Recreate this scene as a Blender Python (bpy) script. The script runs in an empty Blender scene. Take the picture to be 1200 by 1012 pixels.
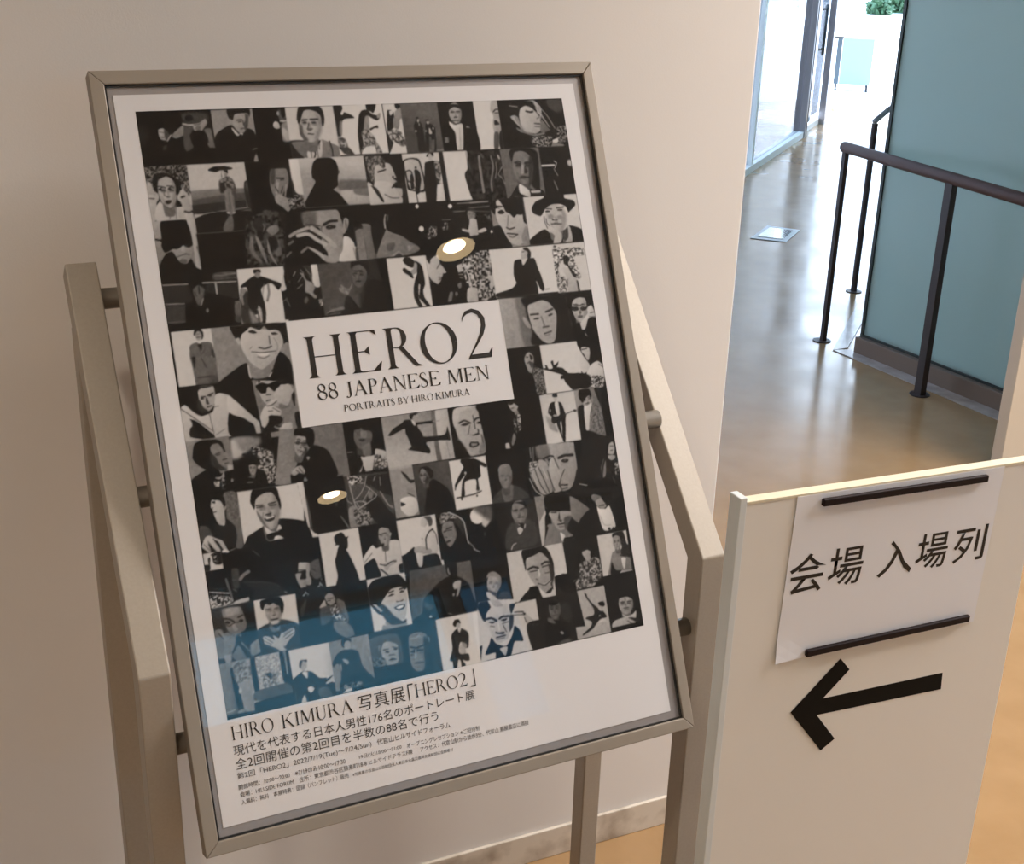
import bpy, bmesh, math
import numpy as np
from mathutils import Vector, Matrix, Quaternion

# ------------------------------------------------------------------ camera
S = bpy.context.scene
COL = S.collection
cam_data = bpy.data.cameras.new('camera')
cam = bpy.data.objects.new('camera', cam_data)
COL.objects.link(cam)
cam_data.sensor_fit = 'HORIZONTAL'
cam_data.sensor_width = 36.0
cam_data.lens = 1510.362 / 1200 * 36.0
cam_data.clip_start = 0.05
cam_data.clip_end = 300
CR = Vector((0.90864423, -0.41663271, 0.02797959)); CU = Vector((0.12853842, 0.34282589, 0.93056342)); CF = Vector((0.39729529, 0.84195463, -0.36506008))
cam.matrix_world = Matrix(((CR.x, CU.x, -CF.x, 0), (CR.y, CU.y, -CF.y, 0), (CR.z, CU.z, -CF.z, 1.6), (0, 0, 0, 1)))
S.camera = cam
S.view_settings.view_transform = 'Standard'
S.view_settings.look = 'None'
S.view_settings.gamma = 1.0
S.view_settings.use_curve_mapping = False
S.view_settings.exposure = 0.0

# ------------------------------------------------------------------ sky
SKY = 9.0
world = bpy.data.worlds.new('sky'); S.world = world; world.use_nodes = True
nt = world.node_tree; nt.nodes.clear()
wo = nt.nodes.new('ShaderNodeOutputWorld'); bg = nt.nodes.new('ShaderNodeBackground')
tc = nt.nodes.new('ShaderNodeTexCoord'); sp = nt.nodes.new('ShaderNodeSeparateXYZ'); rp = nt.nodes.new('ShaderNodeValToRGB')
nt.links.new(tc.outputs['Generated'], sp.inputs[0]); nt.links.new(sp.outputs['Z'], rp.inputs[0])
rp.color_ramp.elements[0].position = 0.0; rp.color_ramp.elements[0].color = (0.93, 0.95, 1.0, 1)
rp.color_ramp.elements[1].position = 0.9; rp.color_ramp.elements[1].color = (0.30, 0.52, 0.90, 1)
e = rp.color_ramp.elements.new(0.22); e.color = (0.68, 0.82, 1.0, 1)
nt.links.new(rp.outputs[0], bg.inputs[0]); bg.inputs[1].default_value = SKY
nt.links.new(bg.outputs[0], wo.inputs[0])

sun_data = bpy.data.lights.new('sun', 'SUN'); sun_data.energy = 10.0; sun_data.angle = 0.02; sun_data.color = (1.0, 0.95, 0.88)
sun = bpy.data.objects.new('sun', sun_data); COL.objects.link(sun)
sun.rotation_euler = Vector((-0.35, -0.40, -0.85)).to_track_quat('-Z', 'Y').to_euler()

DOWN = [(1.848, -0.875), (1.82, -2.93), (1.885, 1.12), (-0.5, 0.35), (-0.6, -3.02), (5.2, -0.95)]  # the left lamp by the front wall is added, unseen, to brighten it
LAMP_W = 37.0
LAMP_E = 110.0

fill_light = bpy.data.lights.new('wall_fill_light', 'AREA'); fill_light.shape = 'RECTANGLE'; fill_light.size = 2.0; fill_light.size_y = 1.3
fill_light.energy = 195; fill_light.color = (1.0, 0.965, 0.96)
fill_obj = bpy.data.objects.new('wall_fill_light', fill_light); COL.objects.link(fill_obj); fill_obj.location = (3.5, 0.75, 2.88)  # unseen area light added as fill for the front wall

# ------------------------------------------------------------------ helpers
def tag(o, label=None, cat=None, group=None, kind=None):
    if label: o['label'] = label
    if cat: o['category'] = cat
    if group: o['group'] = group
    if kind: o['kind'] = kind
    return o

def empty(name, loc, label=None, cat=None, group=None, kind=None):
    o = bpy.data.objects.new(name, None); COL.objects.link(o); o.location = loc
    o.empty_display_size = 0.1
    return tag(o, label, cat, group, kind)

def root_offset(p):
    v = Vector((0, 0, 0))
    while p is not None:
        v += p.location; p = p.parent
    return v

def link(name, me, mat, parent=None, smooth=False):
    o = bpy.data.objects.new(name, me); COL.objects.link(o)
    if mat is not None and not me.materials: me.materials.append(mat)
    if smooth:
        for p in me.polygons: p.use_smooth = True
    if parent is not None:
        o.parent = parent; o.location = -root_offset(parent)
    return o

def mesh(vs, fs, name='m'):
    me = bpy.data.meshes.new(name); me.from_pydata([tuple(v) for v in vs], [], fs); me.update(); return me

def fin(bm, name, mat, parent=None, bevel=0.0, seg=2, smooth=False, kind=None):
    bmesh.ops.recalc_face_normals(bm, faces=bm.faces)
    me = bpy.data.meshes.new(name); bm.to_mesh(me); bm.free()
    o = link(name, me, mat, parent, smooth)
    if bevel:
        b = o.modifiers.new('bevel', 'BEVEL'); b.width = bevel; b.segments = seg; b.limit_method = 'ANGLE'; b.angle_limit = math.radians(35)
    if kind: o['kind'] = kind
    return o

def box(bm, a, b):
    a = Vector(a); b = Vector(b)
    vs = [bm.verts.new((x, y, z)) for z in (a.z, b.z) for y in (a.y, b.y) for x in (a.x, b.x)]
    for f in ((0, 1, 3, 2), (4, 6, 7, 5), (0, 4, 5, 1), (1, 5, 7, 3), (3, 7, 6, 2), (2, 6, 4, 0)):
        bm.faces.new([vs[i] for i in f])

def obox(bm, o, ex, ey, ez):
    """box spanned by three edge vectors from corner o"""
    o = Vector(o); ex = Vector(ex); ey = Vector(ey); ez = Vector(ez)
    vs = [bm.verts.new(o + ex * i + ey * j + ez * k) for k in (0, 1) for j in (0, 1) for i in (0, 1)]
    for f in ((0, 1, 3, 2), (4, 6, 7, 5), (0, 4, 5, 1), (1, 5, 7, 3), (3, 7, 6, 2), (2, 6, 4, 0)):
        bm.faces.new([vs[i] for i in f])

def cyl(bm, a, b, r, n=20, r2=None, caps=True):
    a = Vector(a); b = Vector(b); d = (b - a).normalized()
    u = d.orthogonal().normalized(); v = d.cross(u)
    r2 = r if r2 is None else r2
    A = [bm.verts.new(a + (u * math.cos(t) + v * math.sin(t)) * r) for t in [2 * math.pi * i / n for i in range(n)]]
    B = [bm.verts.new(b + (u * math.cos(t) + v * math.sin(t)) * r2) for t in [2 * math.pi * i / n for i in range(n)]]
    for i in range(n): bm.faces.new((A[i], A[(i + 1) % n], B[(i + 1) % n], B[i]))
    if caps: bm.faces.new(A[::-1]); bm.faces.new(B)

def prism(bm, poly, ext):
    """poly = list of 3D points, ext = extrusion vector"""
    ext = Vector(ext)
    A = [bm.verts.new(Vector(p)) for p in poly]; B = [bm.verts.new(Vector(p) + ext) for p in poly]
    n = len(poly)
    bm.faces.new(A); bm.faces.new(B[::-1])
    for i in range(n): bm.faces.new((A[i], B[i], B[(i + 1) % n], A[(i + 1) % n]))

# ------------------------------------------------------------------ materials
def mat(name, col, rough=0.5, metal=0.0, spec=0.5, noise=None, bump=None, coat=0.0, rough_noise=None, emis=None, trans=0.0, ior=1.5):
    m = bpy.data.materials.new(name); m.use_nodes = True
    n = m.node_tree; b = n.nodes['Principled BSDF']
    b.inputs['Base Color'].default_value = (*col, 1); b.inputs['Roughness'].default_value = rough
    b.inputs['Metallic'].default_value = metal; b.inputs['Specular IOR Level'].default_value = spec
    b.inputs['Coat Weight'].default_value = coat; b.inputs['Transmission Weight'].default_value = trans; b.inputs['IOR'].default_value = ior
    if emis: b.inputs['Emission Color'].default_value = (*emis[0], 1); b.inputs['Emission Strength'].default_value = emis[1]
    tcn = n.nodes.new('ShaderNodeTexCoord')
    if noise:   # (scale, colour2, detail, low, high)
        t = n.nodes.new('ShaderNodeTexNoise'); t.inputs['Scale'].default_value = noise[0]; t.inputs['Detail'].default_value = noise[2]
        r = n.nodes.new('ShaderNodeValToRGB'); r.color_ramp.elements[0].position = noise[3]; r.color_ramp.elements[1].position = noise[4]
        r.color_ramp.elements[0].color = (*noise[1], 1); r.color_ramp.elements[1].color = (*col, 1)
        n.links.new(tcn.outputs['Object'], t.inputs['Vector']); n.links.new(t.outputs['Fac'], r.inputs[0]); n.links.new(r.outputs[0], b.inputs['Base Color'])
    if rough_noise:   # (scale, low, high)
        t = n.nodes.new('ShaderNodeTexNoise'); t.inputs['Scale'].default_value = rough_noise[0]
        r = n.nodes.new('ShaderNodeMapRange'); r.inputs[3].default_value = rough_noise[1]; r.inputs[4].default_value = rough_noise[2]
        r.inputs[1].default_value = .35; r.inputs[2].default_value = .65
        n.links.new(tcn.outputs['Object'], t.inputs['Vector']); n.links.new(t.outputs['Fac'], r.inputs[0]); n.links.new(r.outputs[0], b.inputs['Roughness'])
    if bump:    # (scale, strength, distance)
        t = n.nodes.new('ShaderNodeTexNoise'); t.inputs['Scale'].default_value = bump[0]; t.inputs['Detail'].default_value = 4
        p = n.nodes.new('ShaderNodeBump'); p.inputs['Strength'].default_value = bump[1]; p.inputs['Distance'].default_value = bump[2]
        n.links.new(tcn.outputs['Object'], t.inputs['Vector']); n.links.new(t.outputs['Fac'], p.inputs['Height']); n.links.new(p.outputs[0], b.inputs['Normal'])
    return m

def glass_mat(name, tint, r0, rough=0.0):
    """clear sheet glass: mirror reflection by Schlick's law, the rest passes tinted"""
    m = bpy.data.materials.new(name); m.use_nodes = True; n = m.node_tree; n.nodes.clear()
    out = n.nodes.new('ShaderNodeOutputMaterial'); mx = n.nodes.new('ShaderNodeMixShader')
    tr = n.nodes.new('ShaderNodeBsdfTransparent'); tr.inputs[0].default_value = (*tint, 1)
    gl = n.nodes.new('ShaderNodeBsdfGlossy'); gl.inputs['Roughness'].default_value = rough
    g = n.nodes.new('ShaderNodeNewGeometry'); d = n.nodes.new('ShaderNodeVectorMath'); d.operation = 'DOT_PRODUCT'
    n.links.new(g.outputs['Incoming'], d.inputs[0]); n.links.new(g.outputs['Normal'], d.inputs[1])
    def mth(op, a, bv):
        q = n.nodes.new('ShaderNodeMath'); q.operation = op
        for i, x in enumerate((a, bv)):
            if x is None: continue
            if isinstance(x, (int, float)): q.inputs[i].default_value = x
            else: n.links.new(x, q.inputs[i])
        return q.outputs[0]
    a = mth('ABSOLUTE', d.outputs['Value'], None); a = mth('SUBTRACT', 1.0, a); a = mth('POWER', a, 5.0)
    a = mth('MULTIPLY', a, 1 - r0); a = mth('ADD', a, r0)
    n.links.new(a, mx.inputs[0]); n.links.new(tr.outputs[0], mx.inputs[1]); n.links.new(gl.outputs[0], mx.inputs[2]); n.links.new(mx.outputs[0], out.inputs[0])
    return m

M_WALL = mat('painted_wall', (0.70, 0.67, 0.645), 0.85, spec=0.25, bump=(420, 0.12, 0.001))
M_WALL2 = mat('painted_wall_inner', (0.72, 0.69, 0.63), 0.85, spec=0.25)
M_CEIL = mat('ceiling_paint', (0.80, 0.78, 0.74), 0.9, spec=0.2)
M_FLOOR = mat('linoleum', (0.345, 0.215, 0.105), 0.22, spec=0.42, noise=(9, (0.31, 0.19, 0.09), 6, 0.35, 0.65), rough_noise=(3.0, 0.14, 0.26), bump=(6.0, 0.03, 0.01))
M_SKIRT = mat('stone_skirting', (0.62, 0.56, 0.48), 0.45, noise=(14, (0.34, 0.28, 0.22), 9, 0.30, 0.52))
M_STAND = mat('champagne_metal_paint', (0.37, 0.33, 0.28), 0.45, metal=0.15, spec=0.45, noise=(300, (0.345, 0.308, 0.26), 3, 0.3, 0.7))
M_FRAME = mat('frame_metal', (0.27, 0.235, 0.195), 0.48, metal=0.2, spec=0.4)
M_ROD = mat('brushed_rod', (0.36, 0.33, 0.29), 0.32, metal=0.8)
M_BACK = mat('backing_metal', (0.34, 0.32, 0.32), 0.45, metal=0.3)
M_BLACK = mat('black_gasket', (0.012, 0.012, 0.012), 0.5)
M_RUBBER = mat('rubber', (0.02, 0.02, 0.02), 0.7)
M_PAPER = mat('poster_paper', (0.73, 0.72, 0.74), 0.55, spec=0.3)
M_INK = mat('black_ink', (0.018, 0.015, 0.013), 0.5, spec=0.3)
M_INK2 = mat('grey_ink', (0.09, 0.08, 0.075), 0.5, spec=0.3)
M_PANEL = mat('panel_cream', (0.78, 0.765, 0.73), 0.4, spec=0.4, bump=(300, 0.03, 0.0005))
M_SHEET = mat('office_paper', (0.80, 0.81, 0.86), 0.6, spec=0.25)
M_MAG = mat('magnet_black', (0.012, 0.006, 0.007), 0.6, spec=0.2)
M_TAPE = mat('black_tape', (0.007, 0.006, 0.005), 0.7, spec=0.12)
M_RAIL = mat('rail_bronze', (0.075, 0.042, 0.034), 0.5, spec=0.25)
M_POST = mat('post_bronze', (0.04, 0.03, 0.028), 0.45, spec=0.3)
M_PLINTH = mat('plinth_brown', (0.15, 0.105, 0.075), 0.5)
M_MARBLE = mat('marble_strip', (0.42, 0.36, 0.32), 0.25, noise=(10, (0.30, 0.25, 0.22), 6, 0.35, 0.6))
M_EDGE = mat('dark_channel', (0.03, 0.035, 0.03), 0.4, metal=0.4)
M_STEEL = mat('door_steel', (0.24, 0.235, 0.25), 0.35, metal=0.7)
M_DARKST = mat('dark_steel', (0.06, 0.075, 0.085), 0.35, metal=0.6)
M_PLATE = mat('outlet_plate', (0.55, 0.60, 0.60), 0.12, metal=0.9)
M_PLATEF = mat('outlet_frame', (0.30, 0.33, 0.34), 0.3, metal=0.8)
M_WHITE = mat('white_laminate', (0.84, 0.88, 0.88), 0.5)
M_GROUND = mat('pale_paving', (0.80, 0.81, 0.80), 0.7, noise=(2, (0.74, 0.75, 0.74), 4, 0.3, 0.7))
M_FACADE = mat('pale_facade', (0.78, 0.80, 0.78), 0.8)
M_LEAF = mat('leaf', (0.05, 0.11, 0.05), 0.6, noise=(30, (0.03, 0.08, 0.035), 3, 0.3, 0.7))
M_BARK = mat('bark', (0.12, 0.08, 0.05), 0.8)
M_BULB = mat('lamp_disc', (1, 1, 1), 0.5, emis=((1.0, 0.80, 0.52), LAMP_E))
M_REFL = mat('glowing_lamp_reflector', (0.86, 0.68, 0.42), 0.45, emis=((1.0, 0.74, 0.42), 11.0))  # lamplight on the gold reflector is put in as emission
M_CAN = mat('lamp_housing', (0.80, 0.78, 0.74), 0.5)
M_TRIMW = mat('lamp_trim', (0.80, 0.78, 0.74), 0.5)
G_COVER = glass_mat('cover_glass', (0.975, 0.975, 0.975), 0.020)
G_BLUE = glass_mat('blue_tinted_glass', (0.31, 0.57, 0.64), 0.04)
G_DARK = glass_mat('dark_tinted_glass', (0.14, 0.32, 0.40), 0.04)
G_PANE = glass_mat('window_glass', (0.48, 0.485, 0.50), 0.03)
G_CLEAR = glass_mat('clear_glass', (0.93, 0.96, 0.96), 0.03)

def frosted():
    m = bpy.data.materials.new('frosted_teal_glass'); m.use_nodes = True; n = m.node_tree; b = n.nodes['Principled BSDF']
    b.inputs['Base Color'].default_value = (0.20, 0.20, 0.17, 1); b.inputs['Roughness'].default_value = 0.22
    b.inputs['Specular IOR Level'].default_value = 0.5
    tl = n.nodes.new('ShaderNodeBsdfTranslucent'); tl.inputs[0].default_value = (0.74, 0.90, 0.90, 1)
    mx = n.nodes.new('ShaderNodeMixShader'); mx.inputs[0].default_value = 0.5
    n.links.new(b.outputs[0], mx.inputs[1]); n.links.new(tl.outputs[0], mx.inputs[2]); n.links.new(mx.outputs[0], n.nodes['Material Output'].inputs[0])
    return m
G_FROST = frosted()

def print_mat():
    m = bpy.data.materials.new('portrait_print'); m.use_nodes = True; n = m.node_tree; b = n.nodes['Principled BSDF']
    a = n.nodes.new('ShaderNodeAttribute'); a.attribute_name = 'ink'
    n.links.new(a.outputs['Color'], b.inputs['Base Color']); b.inputs['Roughness'].default_value = 0.6; b.inputs['Specular IOR Level'].default_value = 0.12
    return m
M_PRINT = print_mat()

# ------------------------------------------------------------------ room shell
H = 2.9
WY = 1.716            # face of the wall behind the stand
WX = 1.208            # its free end
def struct(name, bm, m, bevel=0.0, parent=None):
    o = fin(bm, name, m, parent, bevel)
    if parent is None: o['kind'] = 'structure'
    return o

bm = bmesh.new()     # interior floor outline, thickened
fl = [(-3.0, -4.6), (7.0, -4.6), (7.0, 2.86), (9.2, 2.86), (9.2, 10.6), (8.55, 10.75), (1.1, 3.85), (1.1, 1.80), (-3.0, 1.80)]
prism(bm, [(x, y, 0) for x, y in fl], (0, 0, -0.2)); struct('floor', bm, M_FLOOR)
bm = bmesh.new(); prism(bm, [(x, y, H) for x, y in fl], (0, 0, 0.25)); struct('ceiling', bm, M_CEIL)
bm = bmesh.new(); box(bm, (-3.0, WY, 0), (WX, WY + 0.13, H)); struct('wall_front', bm, M_WALL, 0.003)
bm = bmesh.new(); box(bm, (-3.12, -4.6, 0), (-3.0, WY + 0.13, H)); struct('wall_left', bm, M_WALL2)
bm = bmesh.new(); box(bm, (1.08, WY + 0.13, 0), (WX - 0.002, 3.90, H)); struct('wall_corridor', bm, M_WALL2)
bm = bmesh.new(); box(bm, (7.0, -4.6, 0), (7.12, 2.74, H)); struct('wall_right', bm, M_WALL2)
# back wall with one long window
WB = -4.6
WA = (0.92, 2.90, 2.28, 2.84); WC = (3.00, 6.40, 1.90, 2.84)     # x0, x1, z0, z1 of the two high windows
bm = bmesh.new()
box(bm, (-3.0, WB - 0.15, 0), (WA[0], WB, H)); box(bm, (WA[0], WB - 0.15, 0), (WA[1], WB, WA[2])); box(bm, (WA[0], WB - 0.15, WA[3]), (WC[1], WB, H))
box(bm, (WA[1], WB - 0.15, 0), (WC[0], WB, WA[3])); box(bm, (WC[0], WB - 0.15, 0), (WC[1], WB, WC[2])); box(bm, (WC[1], WB - 0.15, 0), (7.12, WB, H))
struct('wall_back', bm, M_WALL2)
for nm, W_, nseg, gm in (('window_2', WA, 1, G_BLUE), ('window_3', WC, 3, G_DARK)):
    w2 = empty(nm, ((W_[0] + W_[1]) / 2, WB - 0.08, W_[2]), kind='structure')
    for k in range(nseg + 1):
        x = W_[0] + (W_[1] - W_[0] - 0.03) * k / nseg
        bm = bmesh.new(); box(bm, (x, WB - 0.11, W_[2]), (x + 0.03, WB - 0.04, W_[3])); fin(bm, 'mullion', M_STEEL, w2)
        if k < nseg:
            bm = bmesh.new(); box(bm, (x + .03, WB - 0.082, W_[2]), (x + (W_[1] - W_[0] - .03) / nseg, WB - 0.074, W_[3])); fin(bm, 'pane', gm, w2)
# stone skirting at the foot of the front wall
bm = bmesh.new(); box(bm, (-3.0, WY - 0.007, 0), (WX + 0.004, WY, 0.063)); struct('baseboard_front', bm, M_SKIRT, 0.002)
# short cream wall leaf at the right, before the glass screen
bm = bmesh.new(); box(bm, (3.03, 2.77, 0), (7.0, 2.77 + 0.045, H)); struct('wall_side', bm, mat('cream_leaf', (0.50, 0.43, 0.34), 0.6), 0.002)
bm = bmesh.new(); box(bm, (9.08, 2.86, 0), (9.2, 10.3, 1.5)); box(bm, (9.08, 2.86, 2.8), (9.2, 10.3, H)); box(bm, (9.08, 2.86, 1.5), (9.2, 3.3, 2.8)); box(bm, (9.08, 9.9, 1.5), (9.2, 10.3, 2.8)); struct('wall_far', bm, M_WALL2)
w4 = empty('window_4', (9.14, 6.6, 1.5), kind='structure')
for k in range(4):
    bm = bmesh.new(); box(bm, (9.11, 3.3 + 1.65 * k, 1.5), (9.16, 3.3 + 1.65 * k + (1.65 if k == 9 else .05), 2.8)); fin(bm, 'mullion', M_STEEL, w4)
    bm = bmesh.new(); box(bm, (9.13, 3.35 + 1.65 * k, 1.5), (9.138, 3.3 + 1.65 * (k + 1), 2.8)); fin(bm, 'pane', G_CLEAR, w4)
bm = bmesh.new(); box(bm, (WX, WY + 0.0, 2.1), (7.0, WY + 0.13, H)); struct('light_baffle_beam', bm, M_WALL2)  # unseen header beam added to keep room light off the corridor floor

# frosted glass screen on its plinth
C0 = Vector((3.44, 4.01, 0)); C1 = Vector((3.52, 2.86, 0)); C2 = Vector((7.9, 8.35, 0))
du = (C1 - C0).normalized(); dn = Vector((-du.y, du.x, 0))
if dn.x < 0: dn = -dn
gs = empty('glass_screen', (C0.x, C0.y, 0), 'tall frosted teal glass screen standing on brown plinth behind the handrail', 'glass screen')
L1v = (C1 - C0)
bm = bmesh.new(); prism(bm, [C0, C1, C1 + dn * 0.10, C0 + dn * 0.10], (0, 0, 0.07)); fin(bm, 'plinth', M_PLINTH, gs, 0.002)
bm = bmesh.new(); prism(bm, [C0 + dn * .025 + Vector((0, 0, .07)), C1 + dn * .025 + Vector((0, 0, .07)), C1 + dn * .055 + Vector((0, 0, .07)), C0 + dn * .055 + Vector((0, 0, .07))], (0, 0, 0.008)); fin(bm, 'bottom_channel', M_EDGE, gs)
bm = bmesh.new(); prism(bm, [C0 + dn * .034 + du * .012 + Vector((0, 0, .078)), C1 + dn * .034 + Vector((0, 0, .078)), C1 + dn * .046 + Vector((0, 0, .078)), C0 + dn * .046 + du * .012 + Vector((0, 0, .078))], (0, 0, H - 0.085)); fin(bm, 'glass_pane', G_FROST, gs)
bm = bmesh.new(); prism(bm, [C0 + dn * .026 + Vector((0, 0, .078)), C0 + dn * .026 + du * .014 + Vector((0, 0, .078)), C0 + dn * .054 + du * .014 + Vector((0, 0, .078)), C0 + dn * .054 + Vector((0, 0, .078))], (0, 0, H - 0.09)); fin(bm, 'edge_channel', M_EDGE, gs)
# return leg of the screen along the corridor
e2 = (C2 - C0).normalized(); n2 = Vector((e2.y, -e2.x, 0))
g2 = empty('glass_screen', (C2.x, C2.y, 0), 'far return of the frosted glass screen running along the corridor to the entrance', 'glass screen')
bm = bmesh.new(); prism(bm, [C0 + n2 * .06 + e2 * .2, C2 + n2 * .06, C2 + n2 * .16, C0 + n2 * .16 + e2 * .2], (0, 0, 0.07)); fin(bm, 'plinth', M_PLINTH, g2)
bm = bmesh.new(); prism(bm, [C0 + n2 * .10 + e2 * .2 + Vector((0, 0, .07)), C2 + n2 * .10 + Vector((0, 0, .07)), C2 + n2 * .112 + Vector((0, 0, .07)), C0 + n2 * .112 + e2 * .2 + Vector((0, 0, .07))], (0, 0, H - 0.072)); fin(bm, 'glass_pane', G_FROST, g2)
# pale stone strips in the floor around it
bm = bmesh.new(); prism(bm, [(3.375, 4.06, 0.001), (3.44, 2.86, 0.001), (3.52, 2.86, 0.001), (3.455, 4.04, 0.001)], (0, 0, 0.003)); struct('trim_1', bm, M_MARBLE)
bm = bmesh.new(); prism(bm, [(3.375, 4.062, 0.001), (3.452, 4.062, 0.001), (5.55, 6.02, 0.001), (5.48, 6.09, 0.001)], (0, 0, 0.003)); struct('trim_2', bm, M_MARBLE)

# glazed front along the corridor (runs at 45 degrees)
GA = Vector((1.22, 3.86, 0)); GB = Vector((6.915, 9.09, 0)); gd = (GB - GA).normalized(); gn = Vector((-gd.y, gd.x, 0)); GL = (GB - GA).length
win = empty('window_1', (GA.x, GA.y, 0), kind='structure')
def gbox(s0, s1, t0, t1, z0, z1, name, m, parent, base=GA, bevel=0.0):
    b_ = bmesh.new(); obox(b_, base + gd * s0 + gn * t0 + Vector((0, 0, z0)), gd * (s1 - s0), gn * (t1 - t0), Vector((0, 0, z1 - z0)))
    return fin(b_, name, m, parent, bevel)
gbox(0, GL - 0.05, -0.04, 0.06, 0, 0.05, 'sill', M_WHITE, win)
for k in range(4):
    s = GL * k / 4
    if k: gbox(s - 0.03, s + 0.03, -0.03, 0.05, 0.05, H - 0.05, 'mullion', M_WHITE, win)
    gbox(s + 0.03, s + GL / 4 - 0.03, 0.0, 0.008, 0.05, H - 0.05, 'pane', G_PANE, win)
gbox(0, GL, -0.04, 0.06, H - 0.05, H, 'window_rail', M_STEEL, win)
dr = empty('door_1', (GB.x, GB.y, 0), kind='structure')
gbox(GL - 0.06, GL + 0.035, -0.05, 0.07, 0, H - 0.05, 'door_frame', M_STEEL, dr)
gbox(GL - 0.005, GL + 0.008, -0.054, -0.05, 0, H - 0.05, 'door_gap', M_BLACK, dr)
DL = 0.92
gbox(GL + 0.06, GL + DL - 0.03, 0.005, 0.04, 0.0, 0.05, 'bottom_rail', M_WHITE, dr)
gbox(GL + 0.10, GL + DL - 0.05, 0.018, 0.028, 0.11, H - 0.06, 'pane', G_PANE, dr)
gbox(GL + 0.70, GL + 0.735, 0.055, 0.085, 0.0, H - 0.06, 'stile', M_DARKST, dr)
gbox(GL + DL - 0.03, GL + DL + 0.05, -0.045, 0.012, 0, H - 0.06, 'stile', M_STEEL, dr)
for s0, t0 in ((0.70, 0.115), (0.80, 0.018)):
    b_ = bmesh.new(); q = GB + gd * s0 + gn * t0
    cyl(b_, q + Vector((0, 0, 0.61)), q + Vector((0, 0, 1.04)), 0.014, 12)
    for zz in (0.66, 1.0):
        cyl(b_, q + Vector((0, 0, zz)), GB + gd * .72 + gn * .07 + Vector((0, 0, zz)), 0.009, 8)
    fin(b_, 'pull_handle', M_DARKST, dr, smooth=True)

# ------------------------------------------------------------------ outside
bm = bmesh.new(); box(bm, (-60, -60, -0.32), (80, 90, -0.21)); struct('ground', bm, M_GROUND)
bm = bmesh.new(); prism(bm, [(1.2, 3.95, -0.03), (8.4, 10.6, -0.03), (9.2, 10.35, -0.03), (30, 12, -0.03), (40, 40, -0.03), (-20, 40, -0.03), (-20, 3.95, -0.03)], (0, 0, -0.16)); struct('terrace', bm, M_GROUND)
bm = bmesh.new(); box(bm, (-12, 33, -0.2), (60, 34, 9)); struct('facade', bm, M_FACADE)

def shrub(cx, cy, z0, h, r, seed, label):
    rt = empty('shrub', (cx, cy, z0), label, 'shrub')
    rs = np.random.RandomState(seed); b_ = bmesh.new()
    for _ in range(420):
        d = Vector(rs.normal(size=3)).normalized(); rad = rs.rand() ** .4
        c = Vector((cx + d.x * r * rad, cy + d.y * r * rad, z0 + h * .55 + d.z * h * .45 * rad))
        a = Vector(rs.normal(size=3)).normalized() * 0.11; c2 = Vector(rs.normal(size=3)).normalized() * 0.06
        vs = [b_.verts.new(c - a), b_.verts.new(c + c2), b_.verts.new(c + a), b_.verts.new(c - c2)]; b_.faces.new(vs)
    me = bpy.data.meshes.new('foliage'); b_.to_mesh(me); b_.free(); f = link('foliage', me, M_LEAF, rt); f['kind'] = 'stuff'
    b_ = bmesh.new()
    for k in range(5):
        a = k * 1.26; cyl(b_, (cx, cy, z0), (cx + math.cos(a) * r * .5, cy + math.sin(a) * r * .5, z0 + h * .6), 0.03, 6, 0.012)
    fin(b_, 'stem', M_BARK, rt)
shrub(20.39, 24.4, -0.19, 0.5, 0.28, 3, 'round green shrub outside, left of the pair beyond the glass screen edge')
shrub(21.30, 24.9, -0.19, 0.6, 0.30, 5, 'round green shrub outside, right beside the dark edge of glass screen')
for k, (a, y_) in enumerate(((0.955, 19.0),)):
    shrub((0.6354 / 0.866) * y_ * a / 0.93, y_, -0.03 if y_ < 20 else -0.03, 2.4 - 0.3 * k, 0.35, 11 + k,
          ['slim green shrub seen through the glazing left of the door post', 'second slim shrub further outside behind the glazing', 'most distant slim shrub behind the glazing'][k])

tr = empty('storage_trolley', (9.75, 11.95, -0.03), 'pale blue storage trolley on black castors outside beyond the door', 'trolley')
tx = Vector((0.78, -0.62, 0)); ty = Vector((0.62, 0.78, 0)); tb = Vector((9.60, 12.02, 0.05))
bm = bmesh.new(); obox(bm, tb, tx * .34, ty * .28, Vector((0, 0, .50))); fin(bm, 'cabinet', mat('trolley_panel', (0.15, 0.21, 0.22), 0.5), tr, 0.004)
bm = bmesh.new(); obox(bm, tb - tx * .06, tx * .055, ty * .28, Vector((0, 0, .49))); fin(bm, 'side_panel', M_DARKST, tr)
bm = bmesh.new(); obox(bm, tb - tx * .14 + Vector((0, 0, .49)), tx * .14, ty * .28, Vector((0, 0, .02))); fin(bm, 'top_lip', M_BLACK, tr)
for i in (-.03, .31):
    for j in (.03, .25):
        bm = bmesh.new(); c = tb + tx * i + ty * j; cyl(bm, c + Vector((0, 0, -.04)) - tx * .012, c + Vector((0, 0, -.04)) + tx * .012, 0.038, 12); box(bm, c + Vector((-.008, -.008, -.04)), c + Vector((.008, .008, .0)))
        fin(bm, 'castor', M_BLACK, tr)

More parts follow.
